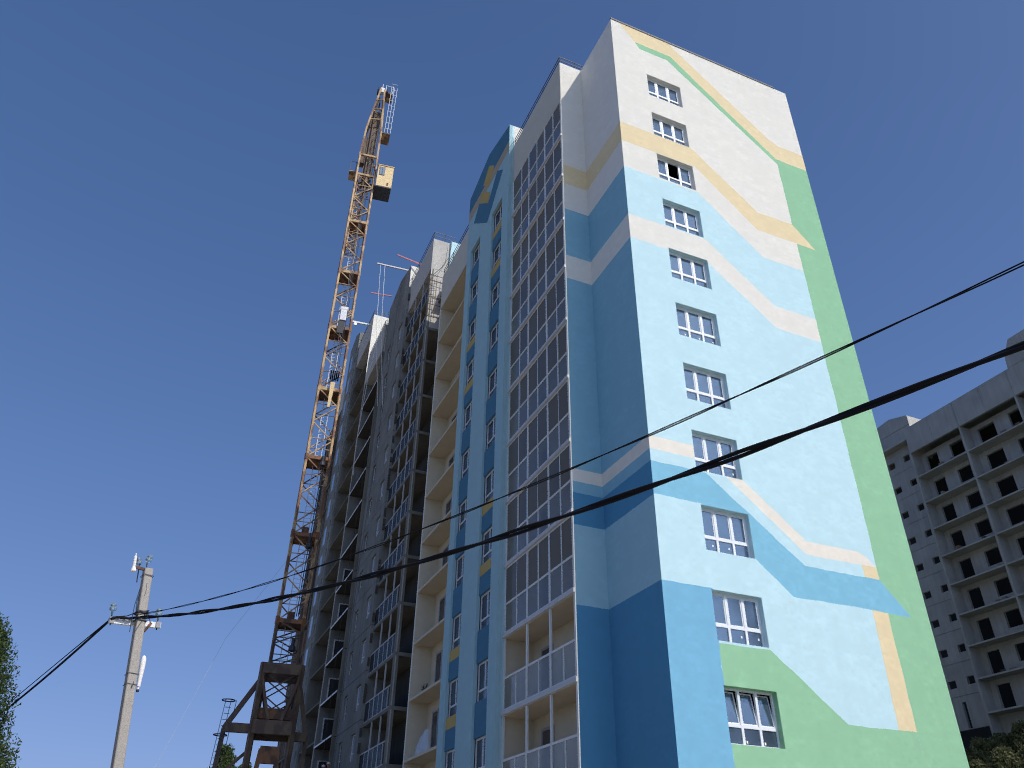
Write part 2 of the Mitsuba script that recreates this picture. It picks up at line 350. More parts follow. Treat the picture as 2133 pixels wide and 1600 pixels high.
# ---- storey pieces shared by both blocks
def bay_frame(xs, ms, h, rail, upper, w=0.10):
    """White glazing frame of one balcony storey, local x, y=0 outwards face, z from the slab top."""
    m = MB()
    for x in xs: m.box(x - w / 2, x + w / 2, 0, 0.07, 0, h)
    for x in ms: m.box(x - 0.028, x + 0.028, 0.012, 0.06, 0, h if upper else rail - 0.04)
    for a, b in zip(xs[:-1], xs[1:]):
        m.box(a + w / 2, b - w / 2, 0.004, 0.064, rail - 0.035, rail + 0.035).box(a + w / 2, b - w / 2, 0.004, 0.064, 0, 0.05)
        if upper: m.box(a + w / 2, b - w / 2, 0.004, 0.064, h - 0.05, h)
    return m.mesh()


XS, MS = [-9.15, -7.06, -5.13, -3.26], [-8.03, -6.08, -4.16]
FRAME_FULL, FRAME_OPEN = mikit.ply(bay_frame(XS, MS, 2.61, 1.13, True), 'frame_metal'), mikit.ply(bay_frame(XS, MS, 2.61, 1.13, False), 'frame_metal')
cells = []
for a, m_, b in zip(XS[:-1], MS, XS[1:]): cells += [(a + 0.05, m_ - 0.028), (m_ + 0.028, b - 0.05)]
LOW = [mikit.ply(BX(a, b, 0.03, 0.036, 0.05, 1.095), 'clear_glass') for a, b in cells]
UP = [mikit.ply(BX(a, b, 0.03, 0.036, 1.165, 2.56), 'balcony_glass') for a, b in cells]
SLAB1 = mikit.ply(MB().box(-9.198, -3.33, -1.236, -0.01, 0, 0.19).box(-9.2, -3.18, -1.30, -1.2365, 0.02, 0.17).mesh(), 'slab_metal')
DOOR = mikit.ply(MB().box(0, 0.95, 0, 0.03, 0, 2.15).box(0, 0.09, -0.03, -0.001, 0, 2.15).box(0.86, 0.95, -0.03, -0.001, 0, 2.15).box(0.09, 0.86, -0.03, -0.001, 2.06, 2.15).box(0.09, 0.86, -0.03, -0.001, 0.0, 0.12).mesh(), 'dull_frame')
DOORP = mikit.ply(BX(0.1, 0.85, -0.012, -0.002, 0.125, 2.05), 'dim_glass')
put(B1, 'bay_far_wall', BX(-9.197, -9.19, -1.19, -0.002, -1, 35.3), 'loggia_paint')
put(B1, 'bay_back_wall', MB().box(-9.2, -3.33, 0.0, 0.3, -1, 35.3).mesh(), 'loggia_paint')
put(B1, 'bay_parapet', MB().box(-9.2, -3.203, -1.24, -0.003, 35.36, TOP - 0.003).mesh(), 'beige_paint')
for k in range(1, 13):
    z = 35.36 - P * k
    b = put(B1, 'balcony', SLAB1, to_world=T().translate([0, 0, z]))
    tw = T().translate([0, -1.235, z + 0.19]); full = k < 10
    put(b, 'frame', FRAME_FULL if full else FRAME_OPEN, to_world=tw)
    for c in LOW: put(b, 'lower_pane', c, to_world=tw)
    if full:
        for c in UP: put(b, 'upper_pane', c if rng.random() < 0.6 else recolour(c, 'balcony_glass_b'), to_world=tw @ T().translate([0, 0.033, 0]).rotate([0, 0, 1], rng.uniform(-0.12, 0.12)).rotate([1, 0, 0], rng.uniform(-0.5, 0.5)).translate([0, -0.033, 0]))
    put(b, 'ceiling', BX(-9.19, -3.33, -1.2, -0.02, z - 0.012, z - 0.004), 'tan_paint')
    d = put(b, 'door', DOOR, to_world=T().translate([-8.35, -0.035, z + 0.19])); put(b, 'door_pane', DOORP, to_world=T().translate([-8.35, -0.035, z + 0.19]))
roof_rail(B1, -9.1, -3.25, -1.2, TOP, back=0.6, h=0.55)

# ---- the blue centre
gable = Polygon([(-15.75, -1), (-9.2, -1), (-9.2, 40.12), (-12.47, 41.0), (-15.75, 40.12)])
strips = [sbox(-11.6, -2, -10.05, 34.92), sbox(-15.0, -2, -13.45, 34.92)]
put(B1, 'centre_wall', slab_of(gable.difference(shapely.union_all(strips)), -1.52, -1.36, 'y'), 'tower_paint')
put(B1, 'centre_core', slab_of(gable.intersection(sbox(-15.74, -1, -9.207, 50)).buffer(-0.004), -1.16, 0.9, 'y'), 'grey_plaster')
sb = [(39.1, 40.12, 'light_blue_paint'), (35.0, 39.1, 'tower_paint'), (-1, 35.0, 'tower_paint')]
for z0, z1, mt in sb: put(B1, 'centre_side', BX(-9.206, -9.2 + 0.002, -1.355, 0.9, z0, z1), mt)
put(B1, 'centre_side', BX(-9.2, -9.195, -1.22, 0.9, 38.5, 40.118), 'cream_paint')
deco = [('navy_paint', 'dark blue cornice of the centre section', [(-9.2, 38.72), (-9.2, 40.11), (-12.47, 40.99), (-15.75, 40.11), (-15.75, 38.78)], 0.004),
        ('ochre_paint', None, [(-9.2, 37.95), (-9.2, 38.72), (-15.75, 38.78), (-15.75, 37.95)], 0.004),
        ('navy_paint', None, [(-10.06, 37.15), (-10.99, 37.98), (-12.3, 36.55), (-13.9, 38.0), (-14.78, 37.09), (-12.36, 34.98)], 0.008),
        ('ochre_paint', None, [(-12.0, 37.15), (-12.32, 36.55), (-13.89, 38.05), (-13.4, 38.6)], 0.012),
        ('ochre_paint', None, [(-12.44, 39.91), (-11.51, 39.0), (-12.28, 37.96), (-13.33, 39.0)], 0.008)]
stucco('sand_paint', (0.42, 0.37, 0.28), 0.05)
for i, (mt, lb, pts, off) in enumerate(deco):
    put(B1, 'painted_emblem', sheet(Polygon(pts), lambda a, b, off=off: (a, -1.52 - off, b)), 'sand_paint' if i == 1 else mt, label=lb)
SW = 1.55
CW = MB().box(0, 0.07, 0, 1.5, -0.07, 0).box(SW - 0.07, SW, 0, 1.5, -0.07, 0).box(0.07, SW - 0.07, 1.43, 1.5, -0.07, 0).box(0.07, SW - 0.07, 0, 0.06, -0.07, 0).box(0.07, SW - 0.07, 0.40, 0.47, -0.07, -0.001).box(0.75, 0.82, 0.47, 1.43, -0.07, -0.002)
CWF = mikit.ply(CW.mesh(), 'white_metal')
CWP = [mikit.ply(BX(a, b, c, d, -0.045, -0.035), 'dim_glass') for a, b, c, d in ((0.07, SW - 0.07, 0.06, 0.40), (0.07, 0.75, 0.47, 1.43), (0.82, SW - 0.07, 0.47, 1.43))]
yel_r, yel_l = (0, 1, 6, 7), (2, 3, 8, 9)
for x0, yel in ((-11.6, yel_r), (-15.0, yel_l)):
    for i in range(13):
        zt = 34.9 - 2.797 * i
        w = put(B1, 'centre_window', CWF, to_world=on_wall((x0, -1.32, zt - 1.5), '-y'))
        for pz in CWP: put(w, 'pane', pz, to_world=scene[w]['to_world'])
        zb = zt - 2.797
        if i in yel:
            put(B1, 'spandrel', BX(x0 + 0.002, x0 + SW - 0.002, -1.425, -1.165, zt - 1.98, zt - 1.50), 'ochre_paint', label='ochre spandrel below a staircase window')
            put(B1, 'spandrel', BX(x0 + 0.002, x0 + SW - 0.002, -1.42, -1.165, zb, zt - 1.983), 'navy_paint')
        else:
            put(B1, 'spandrel', BX(x0 + 0.002, x0 + SW - 0.002, -1.42, -1.165, zb, zt - 1.50), 'navy_paint')

# ---- the open loggias left of the centre
LX0, LX1, LY = -21.7, -15.76, -1.24
put(B1, 'loggia_parapet', MB().box(LX0, LX1, LY, -0.003, 35.36, TOP - 0.004).mesh(), 'beige_paint')
put(B1, 'loggia_side_wall', MB().box(LX0, LX0 + 0.16, LY + 0.004, -0.2, -1, 35.356).mesh(), 'loggia_paint')
put(B1, 'loggia_side_edge', MB().box(LX0, LX0 + 0.162, LY - 0.004, LY + 0.002, -1, 35.35).mesh(), 'cream_paint')
put(B1, 'loggia_back_wall', MB().box(LX0, LX1, -0.2, 0.3, -1, 37.9).mesh(), 'loggia_paint')
LSLAB = mikit.ply(BX(LX0 + 0.165, LX1, LY, -0.205, 0, 0.12), 'loggia_paint')
for k in range(1, 13):
    z = 35.30 - P * k
    l = put(B1, 'loggia', LSLAB, to_world=T().translate([0, 0, z]))
    put(l, 'ceiling', BX(LX0 + 0.17, LX1, LY + 0.03, -0.21, z - 0.01, z - 0.003), 'tan_paint')
    tw = T().translate([-20.6, -0.24, z + 0.12]); put(l, 'door', DOOR, to_world=tw); put(l, 'door_pane', DOORP, to_world=tw)
put(B1, 'loggia_ceiling', BX(LX0 + 0.17, LX1, LY + 0.03, -0.21, 35.34, 35.355), 'tan_paint')
roof_rail(B1, -21.6, -15.8, -1.2, TOP, h=0.6)
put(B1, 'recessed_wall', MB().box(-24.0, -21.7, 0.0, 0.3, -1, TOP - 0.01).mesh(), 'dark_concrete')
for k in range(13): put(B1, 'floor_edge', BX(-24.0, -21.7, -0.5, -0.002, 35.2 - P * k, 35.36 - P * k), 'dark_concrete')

# ================================================================== the two unfinished blocks behind


plain('film_glass', (0.20, 0.27, 0.36), 0.25, 0.6)
coated_glass('raw_glass', 0.06, [0.8, 0.9, 1.0], [0.045, 0.055, 0.06])
B2 = thing('unfinished_apartment_block', 'grey unfinished block with raw panels and empty balcony frames, right behind the finished blue one', 'apartment building')
DX, Y2, Z2 = -20.84, -1.51, 40.96
TOP2 = 43.92
put(B2, 'core', MB().box(-42.3, -24.9, 1.0, 10.3, 0, 43.6).mesh(), 'dark_void')
put(B2, 'end_wall', MB().box(-24.85, -23.86, -0.18, 10.5, 35.0, TOP2 + 0.05).mesh(), 'light_blue_paint')
put(B2, 'roof_deck', MB().box(-42.2, -24.86, 0.25, 10.5, 43.62, 43.9).mesh(), 'raw_concrete')
put(B2, 'back_wall', MB().box(-42.3, -24.86, 10.31, 10.5, -1, 43.6).mesh(), 'raw_concrete')
put(B2, 'bay_parapet', MB().box(-29.9, -24.06, Y2, 0.2, Z2, TOP2).mesh(), 'grey_plaster')
put(B2, 'side_panel', BX(-24.30, -24.055, Y2 + 0.006, -0.27, Z2 + 0.02, TOP2 - 0.004), 'pale_concrete')
for k in (1, 2): put(B2, 'side_panel', BX(-24.30, -24.065, Y2 + 0.006, -0.03, Z2 - P * k + 0.02, Z2 - P * (k - 1) - 0.015), 'pale_concrete')
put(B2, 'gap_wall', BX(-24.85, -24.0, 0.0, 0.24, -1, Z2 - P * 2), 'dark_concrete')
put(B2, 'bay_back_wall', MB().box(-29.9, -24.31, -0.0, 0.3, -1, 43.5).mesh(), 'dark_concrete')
put(B2, 'bay_far_wall', MB().box(-30.05, -29.9, Y2 + 0.02, 0.0, -1, Z2 + 1).mesh(), 'panel_concrete')
SLAB2 = mikit.ply(BX(-29.9, -24.062, Y2 + 0.01, -0.002, 0, 0.2), 'raw_concrete')
PIER = mikit.ply(BX(-24.42, -24.062, Y2 - 0.0, Y2 + 0.22, 0.203, 2.797), 'raw_concrete')
for k in range(1, 15):
    z = Z2 - P * k
    b = put(B2, 'balcony', SLAB2, to_world=T().translate([0, 0, z]))
    put(b, 'pier', PIER, to_world=T().translate([0, 0, z]))
    tw = T().translate([DX, Y2 + 0.02, z + 0.2]); put(b, 'frame', recolour(FRAME_OPEN, 'grey_frame'), to_world=tw)
    for j, c in enumerate(LOW):
        if j == 5 and k in (9, 11, 12): continue
        put(b, 'lower_pane', recolour(c, 'raw_glass'), to_world=tw)
roof_rail(B2, -29.8, -24.1, Y2 + 0.04, TOP2, back=0.25, h=0.75)
# grey centre of the block: a panel per storey with two window columns
YC = -1.67
w1, w2 = (-35.15, -34.15), (-31.95, -30.75)
NW = MB().box(0, 0.06, 0, 1.5, -0.06, 0).box(0.94, 1.0, 0, 1.5, -0.06, 0).box(0.06, 0.94, 1.44, 1.5, -0.06, 0).box(0.06, 0.94, 0, 0.06, -0.06, 0).box(0.06, 0.94, 0.42, 0.48, -0.06, -0.001)
NWF = mikit.ply(NW.mesh(), 'frame_metal'); NWP = [mikit.ply(BX(0.06, 0.94, 0.06, 0.42, -0.04, -0.03), 'dim_glass'), mikit.ply(BX(0.06, 0.94, 0.48, 1.44, -0.04, -0.03), 'dim_glass')]
for k in range(14):
    zt = 44.05 - 2.79 * k; zb = zt - 2.79 + 0.035
    pan = sbox(-36.3, zb, -29.9, zt)
    if k: pan = pan.difference(shapely.union_all([sbox(w1[0], zt - 2.05, w1[1], zt - 0.55), sbox(w2[0], zt - 2.05, w2[1], zt - 0.55)]))
    p_ = put(B2, 'wall_panel', slab_of(pan, YC, YC + 0.22, 'y'), 'panel_concrete')
    if k:
        for (a, b_), sc, film in ((w1, 1.0, False), (w2, 1.2, True)):
            tw = on_wall((a, YC + 0.13, zt - 2.05), '-y') @ T().scale([sc, 1, 1])
            w = put(B2, 'window', NWF, to_world=tw)
            for q in NWP: put(w, 'pane', recolour(q, 'film_glass') if film else q, to_world=tw)
    for j in range(3):
        h = rng.uniform(0.25, 0.6); z = zb + rng.uniform(0.1, 2.0)
        put(B2, 'ragged_edge', BX(-29.9, -29.9 + rng.uniform(0.08, 0.2), YC + 0.02, YC + 0.15, z, z + h), 'dark_concrete')
put(B2, 'centre_gable', slab_of(Polygon([(-36.3, 44.09), (-29.9, 44.09), (-29.9, 45.9), (-33.1, 46.7), (-36.3, 45.9)]), YC, YC + 1.6, 'y'), 'panel_concrete')
put(B2, 'gable_side', BX(-29.898, -29.88, YC + 0.01, 0.2, TOP2 - 0.3, 45.88), 'cream_paint')
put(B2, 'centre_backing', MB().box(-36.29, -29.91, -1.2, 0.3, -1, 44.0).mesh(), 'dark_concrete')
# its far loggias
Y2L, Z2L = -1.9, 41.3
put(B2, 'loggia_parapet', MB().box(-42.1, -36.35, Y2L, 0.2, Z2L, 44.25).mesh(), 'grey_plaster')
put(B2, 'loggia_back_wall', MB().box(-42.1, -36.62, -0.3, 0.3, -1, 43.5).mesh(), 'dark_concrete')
put(B2, 'loggia_far_wall', MB().box(-42.25, -42.1, Y2L + 0.01, 0.2, -1, Z2L).mesh(), 'panel_concrete')
LS2 = mikit.ply(BX(-42.1, -36.61, Y2L, -0.302, 0, 0.11), 'dark_concrete'); LE2 = mikit.ply(BX(-42.1, -36.61, Y2L - 0.03, Y2L - 0.002, 0.03, 0.14), 'frame_metal')
SP = mikit.ply(BX(-36.6, -36.36, Y2L + 0.01, 0.2, 0.03, 2.79), 'raw_concrete')
WIN = MB().box(-0.02, 0.03, 0, 0.09, 0, 1.55).box(-0.02, 0.03, 0.95, 1.04, 0, 1.55).box(-0.02, 0.03, 0.09, 0.95, 1.46, 1.55).box(-0.02, 0.03, 0.09, 0.95, 0, 0.09)
WINF = mikit.ply(WIN.mesh(), 'frame_metal'); WINP = mikit.ply(BX(0.0, 0.01, 0.09, 0.95, 0.09, 1.46), 'dark_void')
for k in range(1, 15):
    z = Z2L - 2.79 * k; tw = T().translate([0, 0, z])
    l = put(B2, 'loggia', LS2, to_world=tw); put(l, 'slab_edge', LE2, to_world=tw)
    put(B2, 'side_pier', SP, to_world=tw)
    if k >= 7:
        t2 = T().translate([-42.09, -1.55, z + 0.55]); put(l, 'window_frame', WINF, to_world=t2); put(l, 'pane', WINP, to_world=t2)
roof_rail(B2, -42.0, -36.5, Y2L + 0.04, 44.25, back=0.2, h=0.5)

B3 = thing('distant_apartment_block', 'farthest grey unfinished block of the row, partly hidden by the crane mast', 'apartment building')
Y3, Z3 = -1.8, 47.4
put(B3, 'core', MB().box(-64, -43.6, 1.0, 10.3, 0, 49.0).mesh(), 'dark_void')
put(B3, 'end_wall', MB().box(-43.5, -42.9, 0.3, 10.5, -1, 50.25).mesh(), 'cream_paint')
put(B3, 'bay_parapet', MB().box(-48.9, -43.1, Y3, 0.25, Z3, 50.2).mesh(), 'grey_plaster')
put(B3, 'bay_side_wall', MB().box(-43.098, -43.07, Y3 + 0.01, 0.25, -1, 50.19).mesh(), 'cream_paint')
put(B3, 'roof_deck', MB().box(-64, -43.6, 0.3, 10.5, 49.1, 49.4).mesh(), 'raw_concrete')
put(B3, 'back_wall', MB().box(-48.9, -43.5, -0.2, 0.3, -1, 49.2).mesh(), 'dark_concrete')
put(B3, 'bay_far_wall', MB().box(-49.05, -48.9, Y3 + 0.01, 0.2, -1, Z3).mesh(), 'raw_concrete')
LS3 = mikit.ply(BX(-48.9, -43.1, Y3, -0.202, 0, 0.13), 'raw_concrete')
for k in range(1, 16): put(B3, 'loggia', LS3, to_world=T().translate([0, 0, Z3 - 2.79 * k]))
roof_rail(B3, -48.8, -43.2, Y3 + 0.04, 50.2, back=0.25, h=0.6)
for k in range(17):
    zt = 51.0 - 2.79 * k; zb = zt - 2.755
    pan = sbox(-53.2, zb, -48.95, zt).difference(shapely.union_all([sbox(-50.05, zt - 1.15, -49.55, zt - 0.45), sbox(-50.05, zt - 2.4, -49.55, zt - 1.7)]))
    p_ = put(B3, 'wall_panel', slab_of(pan, Y3 - 0.12, Y3 + 0.1, 'y'), 'panel_concrete')
    put(B3, 'window', BX(-50.05, -49.55, Y3 + 0.0, Y3 + 0.03, zt - 1.15, zt - 0.45), 'dim_glass'); put(B3, 'window', BX(-50.05, -49.55, Y3 + 0.0, Y3 + 0.03, zt - 2.4, zt - 1.7), 'dim_glass')
    put(B3, 'pale_patch', BX(-52.2, -51.2, Y3 - 0.135, Y3 - 0.125, zt - 2.3, zt - 0.5), 'film_glass')
put(B3, 'centre_gable', slab_of(Polygon([(-53.2, 51.04), (-48.95, 51.04), (-48.95, 52.0), (-51, 52.9), (-53.2, 52.2)]), Y3 - 0.12, Y3 + 1.4, 'y'), 'panel_concrete')
put(B3, 'centre_backing', MB().box(-53.19, -49.06, Y3 + 0.3, 0.3, -1, 51.0).mesh(), 'dark_concrete')
put(B3, 'far_parapet', MB().box(-58.0, -53.3, Y3, 0.3, 45.4, 48.3).mesh(), 'grey_plaster')
put(B3, 'far_back_wall', MB().box(-64, -53.3, Y3 + 0.7, 0.3, -1, 45.4).mesh(), 'dark_concrete')
for k in range(15):
    zt = 45.35 - 2.79 * k
    put(B3, 'far_slab', BX(-62.0, -53.3, Y3, Y3 + 0.69, zt - 0.14, zt), 'raw_concrete')
    for j in range(9):
        x = -53.5 - j * 0.95 - rng.uniform(0, 0.3); wd = rng.uniform(0.25, 0.6)
        put(B3, 'infill_panel', BX(x - wd, x, Y3 + 0.05, Y3 + rng.uniform(0.15, 0.3), zt - 2.64, zt - 0.16 - rng.choice([0, 0, 0.4])), rng.choice(['brick_infill', 'dark_concrete', 'raw_concrete', 'brick_infill']))

# roof hoists of the unfinished block and the cradle ropes
h = thing('roof_hoist', 'pale outrigger beam with white ropes on the roof of the nearer unfinished block', 'hoist')
put(h, 'beam', MB().bar((-31.6, -4.2, 46.6), (-31.4, 0.4, 46.75), 0.11), 'slab_metal')
put(h, 'stand', MB().bar((-31.4, -0.1, 45.9), (-31.4, -0.1, 47.0), 0.12).bar((-31.45, 0.1, 44.0), (-31.4, 0.3, 46.7), 0.1), 'red_paint')
for dy, dx_ in ((-3.9, 0.0), (-3.55, 0.12)):
    put(h, 'rope', MB().tube([(-31.6 + dx_, dy, 46.6), (-31.7 + dx_, dy + 0.4, 40.0), (-31.8 + dx_, dy + 1.3, 33.0)], 0.018, 5), 'rope_white')
put(h, 'spreader', MB().bar((-31.9, -4.3, 43.6), (-31.5, -2.6, 43.5), 0.07), 'pink_paint')
h2 = thing('roof_hoist', 'red outrigger frame leaning over the roof edge beside the pale beam', 'hoist')
put(h2, 'beam', MB().bar((-30.0, -2.9, 46.7), (-28.8, 0.3, 45.1), 0.09), 'pink_paint')
put(h2, 'mast', MB().bar((-28.9, -0.6, 44.0), (-28.9, -0.5, 46.9), 0.10).bar((-29.4, -0.8, 44.1), (-28.9, -0.6, 45.9), 0.08), 'pink_paint')
h3 = thing('roof_hoist', 'small outrigger beam on the roof of the farthest block', 'hoist')
put(h3, 'beam', MB().bar((-44.3, -3.6, 49.6), (-44.2, 0.2, 49.8), 0.16), 'white_metal')
put(h3, 'pulley', MB().lathe((-44.3, -3.3, 49.35), [(0, -0.12), (0.16, -0.12), (0.16, 0.12), (0, 0.12)], (1, 0, 0)), 'white_plastic')
lr = MB().tube([(-38.4, -2.0, 44.2), (-39.2, -2.25, 40.0), (-40.3, -2.3, 34.0), (-41.0, -2.05, 31.5)], 0.022, 5)
k_ = put(None, 'hoist_rope', lr, 'rope_white'); labels[k_] = {'label': 'long white rope hanging across the dark loggias beside the crane hook', 'category': 'rope'}
# suspended work platform in the gap
sp = thing('suspended_platform', 'mesh work cradle with dark boards in the gap between the finished and unfinished blocks', 'scaffold')
m = MB()
for z in (40.1, 39.6, 37.4, 36.9, 36.3): m.tube([(-23.8, -1.6, z), (-23.75, -0.2, z - 0.05)], 0.025, 5)
for y in (-1.55, -1.1, -0.65, -0.25): m.tube([(-23.8, y, 36.2), (-23.78, y + 0.03, 40.2)], 0.022, 5)
for z in (38.0, 38.6, 39.2): m.tube([(-23.82, -1.58, z), (-23.78, -1.0, z + 0.2)], 0.02, 5)
put(sp, 'mesh_rail', m, 'timber')
for i in range(7): put(sp, 'board', BX(-23.78, -23.2, -0.55 - 0.05 * i, -0.1, 39.2 - 0.26 * i, 39.32 - 0.26 * i), 'timber')
put(sp, 'rope', MB().tube([(-23.8, -1.4, 40.1), (-23.7, -0.8, 41.0), (-23.6, -0.3, 42.2), (-23.6, -0.2, 43.9)], 0.02, 5), 'dark_metal')

# ================================================================== the far unfinished block on the hill
B4 = thing('hillside_apartment_block', 'dark grey shell of an unfinished block with empty window holes behind the end wall', 'apartment building')
YF, ZF, PF = 52.3, 40.93, 2.786
bx = [-30.85, -24.85, -18.75, -12.65, -6.55]
put(B4, 'core', MB().box(-44, 8, YF + 5.5, YF + 13, 8, 42.6).mesh(), 'dark_void')
for a, b in zip(bx[:-1], bx[1:]): 
    n = 2
    for j in range(n): put(B4, 'parapet_panel', BX(a + (b - a) * j / n + 0.012, a + (b - a) * (j + 1) / n - 0.012, YF, YF + 0.25, ZF, 43.7), 'far_concrete')
put(B4, 'parapet_side', BX(bx[0] - 0.0, bx[0] + 0.2, YF + 0.255, YF + 3, ZF, 43.69), 'pale_concrete')
put(B4, 'roof_deck', BX(-44, 8, YF + 0.26, YF + 14, 42.7, 42.95), 'far_concrete')
for x in bx: put(B4, 'fin_wall', BX(x - 0.09, x + 0.09, YF + 0.02, YF + 1.3, 10, ZF - 0.003), 'far_concrete')
cols = [[(-30.2, -28.85), (-27.35, -25.88)], [(-24.05, -22.26), (-20.72, -19.6)], [(-18.0, -16.4), (-15.0, -13.7)], [(-11.9, -10.4), (-9.1, -7.8)]]
for k in range(10):
    zt = ZF - PF * k; zs = zt - PF
    for (a, b), hs in zip(zip(bx[:-1], bx[1:]), cols):
        a += 0.092; b -= 0.092
        if k < 9: put(B4, 'balcony_slab', BX(a, b, YF, YF + 1.29, zs, zs + 0.14), 'far_concrete')
        hol = [sbox(hs[0][0], zs + 0.78 - (0.62 if k % 2 else 0.62) * (hs is cols[0]), hs[0][1], zt - 0.45), sbox(hs[1][0], zs + 0.92, hs[1][1], zt - 0.45)]
        if k == 9: hol = [sbox((a + b) / 2 + 1.2, zs + 1.2, (a + b) / 2 + 1.9, zs + 1.9)]
        put(B4, 'wall_panel', slab_of(sbox(a, zs + 0.143, b, zt - 0.003).difference(shapely.union_all(hol)), YF + 1.3, YF + 1.55, 'y'), 'far_concrete')
    pan = sbox(-38, zs - 0.7 + 0.03, -30.95, zt - 0.7)
    hol = [sbox(c[0], zs + 0.05 + c[2], c[1], zs + 0.72 + c[2]) for c in ((-32.72, -31.95, 0.06), (-34.85, -33.95, 0.0), (-37.2, -36.4, 0))]
    if k == 8: hol = [sbox(-33.9, zs - 0.6, -33.5, zt - 1.2), sbox(-31.7, zs - 0.6, -31.1, zt - 1.4)]
    if k < 9: put(B4, 'stair_panel', slab_of(pan.difference(shapely.union_all(hol)), YF + 1.2, YF + 1.45, 'y'), 'far_concrete')
put(B4, 'stair_gable', slab_of(Polygon([(-38, ZF - 0.67), (-30.95, ZF - 0.67), (-30.95, 44.75), (-38, 44.75)]).difference(sbox(-32.72, ZF + 0.11, -31.95, ZF + 0.78)).difference(sbox(-34.85, ZF + 0.05, -33.95, ZF + 0.72)), YF + 1.2, YF + 1.45, 'y'), 'far_concrete')
put(B4, 'stair_gable', slab_of(Polygon([(-38, 44.8), (-30.95, 44.8), (-30.95, 45.85), (-33.2, 46.5), (-38, 46.0)]), YF + 1.2, YF + 2.6, 'y'), 'far_concrete')
put(B4, 'gable_return', BX(-30.945, -30.9, YF + 1.21, YF + 3.4, 43.75, 45.8), 'pale_concrete')
put(B4, 'roof_house', slab_of(Polygon([(-18.4, 43.72), (-18.25, 45.0), (-17.4, 46.4), (-13.2, 46.4), (-13.2, 43.72)]), YF - 0.02, YF + 3, 'y'), 'far_concrete')
put(B4, 'roof_house_joint', BX(-18.2, -13.25, YF - 0.05, YF - 0.022, 44.95, 45.05), 'dark_concrete')
put(B4, 'base_wall', MB().box(-38, 6, YF + 1.6, YF + 1.9, 6, 13.2).mesh(), 'dark_concrete')

# ================================================================== tower crane
CR = thing('tower_crane', 'tall yellow and rusty lattice tower crane standing before the unfinished blocks', 'crane')
AZ = math.radians(172.55); UR = np.array([math.cos(AZ), math.sin(AZ), 0]); VR = np.array([math.sin(AZ), -math.cos(AZ), 0])   # away from / to the right of the viewer
DC = 52.8; C0 = np.array([CAM[0], CAM[1], 0]) + UR * DC


def cp(r, a, z): return C0 + VR * r + UR * a + np.array([0, 0, z])   # r: to the right, a: away, z: height


def zt(t): return 1.6 + (DC - 0.8) * t


HW = 0.80
levels_c = [zt(0.2843 + 0.1115 * k) for k in range(7)]
levels_all = [zt(0.2285)] + levels_c
TOPZ = zt(1.065)
legs = [(-HW, -HW), (HW, -HW), (HW, HW), (-HW, HW)]


def crane_seg(a, b, mat):
    leg = MB()
    for r, d in legs: leg.bar(cp(r, d, a), cp(r, d, b), 0.16)
    put(CR, 'mast_leg_set', leg, mat)
    br = MB(); n = 4
    for (r0, d0), (r1, d1) in zip(legs, legs[1:] + legs[:1]):
        for i in range(n):
            z0, z1 = a + (b - a) * i / n, a + (b - a) * (i + 1) / n
            p, q = ((r0, d0), (r1, d1)) if i % 2 == 0 else ((r1, d1), (r0, d0))
            br.bar(cp(*p, z0), cp(*q, z1), 0.075)
            if i in (1, 3): br.bar(cp(r0, d0, z0 + 0.1), cp(r1, d1, z0 + 0.1), 0.05)
    put(CR, 'bracing', br, mat)


def flat_box(mb, r0, r1, a0, a1, z0, z1):
    return mb.add([cp(r, a, z) for r in (r0, r1) for a in (a0, a1) for z in (z0, z1)], MB.Q[:, ::-1])


for i, (a, b) in enumerate(zip([zt(0.2285)] + levels_c, levels_c + [TOPZ])): crane_seg(a, b, 'crane_base' if i < 1 else 'crane_yellow')
for i, z in enumerate(levels_c):
    m = MB(); flat_box(m, -HW, HW * 0.98, -HW + 0.1, HW, z - 0.06, z)
    m2 = m.mesh(); p_ = put(CR, 'platform', m2, 'crane_rust')
    e = MB()
    for (r0, d0), (r1, d1) in zip(legs, legs[1:] + legs[:1]): e.bar(cp(r0, d0, z), cp(r1, d1, z), 0.12, 0.26)
    for r, d in legs: e.bar(cp(r, d, z - 0.25), cp(r, d, z + 0.25), 0.21)
    put(p_, 'edge_beam', e, 'crane_yellow' if i > 2 else 'crane_rust')
    if i in (0, 1): put(p_, 'winch_box', flat_box(MB(), -0.25, 0.2, -0.3, 0.2, z + 0.02, z + 0.75), 'crane_rust')
lad = MB()
for r in (-0.25, 0.2): lad.bar(cp(r, 0.55, levels_all[0]), cp(r, 0.55, TOPZ), 0.04)
for i in range(150): z = levels_all[0] + (TOPZ - levels_all[0]) * i / 150; lad.bar(cp(-0.25, 0.55, z), cp(0.2, 0.55, z), 0.025)
put(CR, 'ladder', lad, 'crane_white')
# inner telescopic lattice near the top
inn = MB(); za, zb = zt(0.90), zt(1.075)
for r, d in ((-0.62, -0.3), (0.1, -0.3), (0.1, 0.6), (-0.62, 0.6)): inn.bar(cp(r, d, za), cp(r, d, zb), 0.11)
for i in range(16):
    z0 = za + (zb - za) * i / 16; z1 = za + (zb - za) * (i + 1) / 16
    for (r0, d0), (r1, d1) in (((-0.62, -0.3), (0.1, -0.3)), ((0.1, 0.6), (-0.62, 0.6)), ((0.1, -0.3), (0.1, 0.6)), ((-0.62, 0.6), (-0.62, -0.3))):
        p, q = ((r0, d0), (r1, d1)) if i % 2 else ((r1, d1), (r0, d0)); inn.bar(cp(*p, z0), cp(*q, z1), 0.07); inn.bar(cp(r0, d0, z0), cp(r1, d1, z0), 0.05)
put(CR, 'inner_mast', inn, 'crane_yellow')
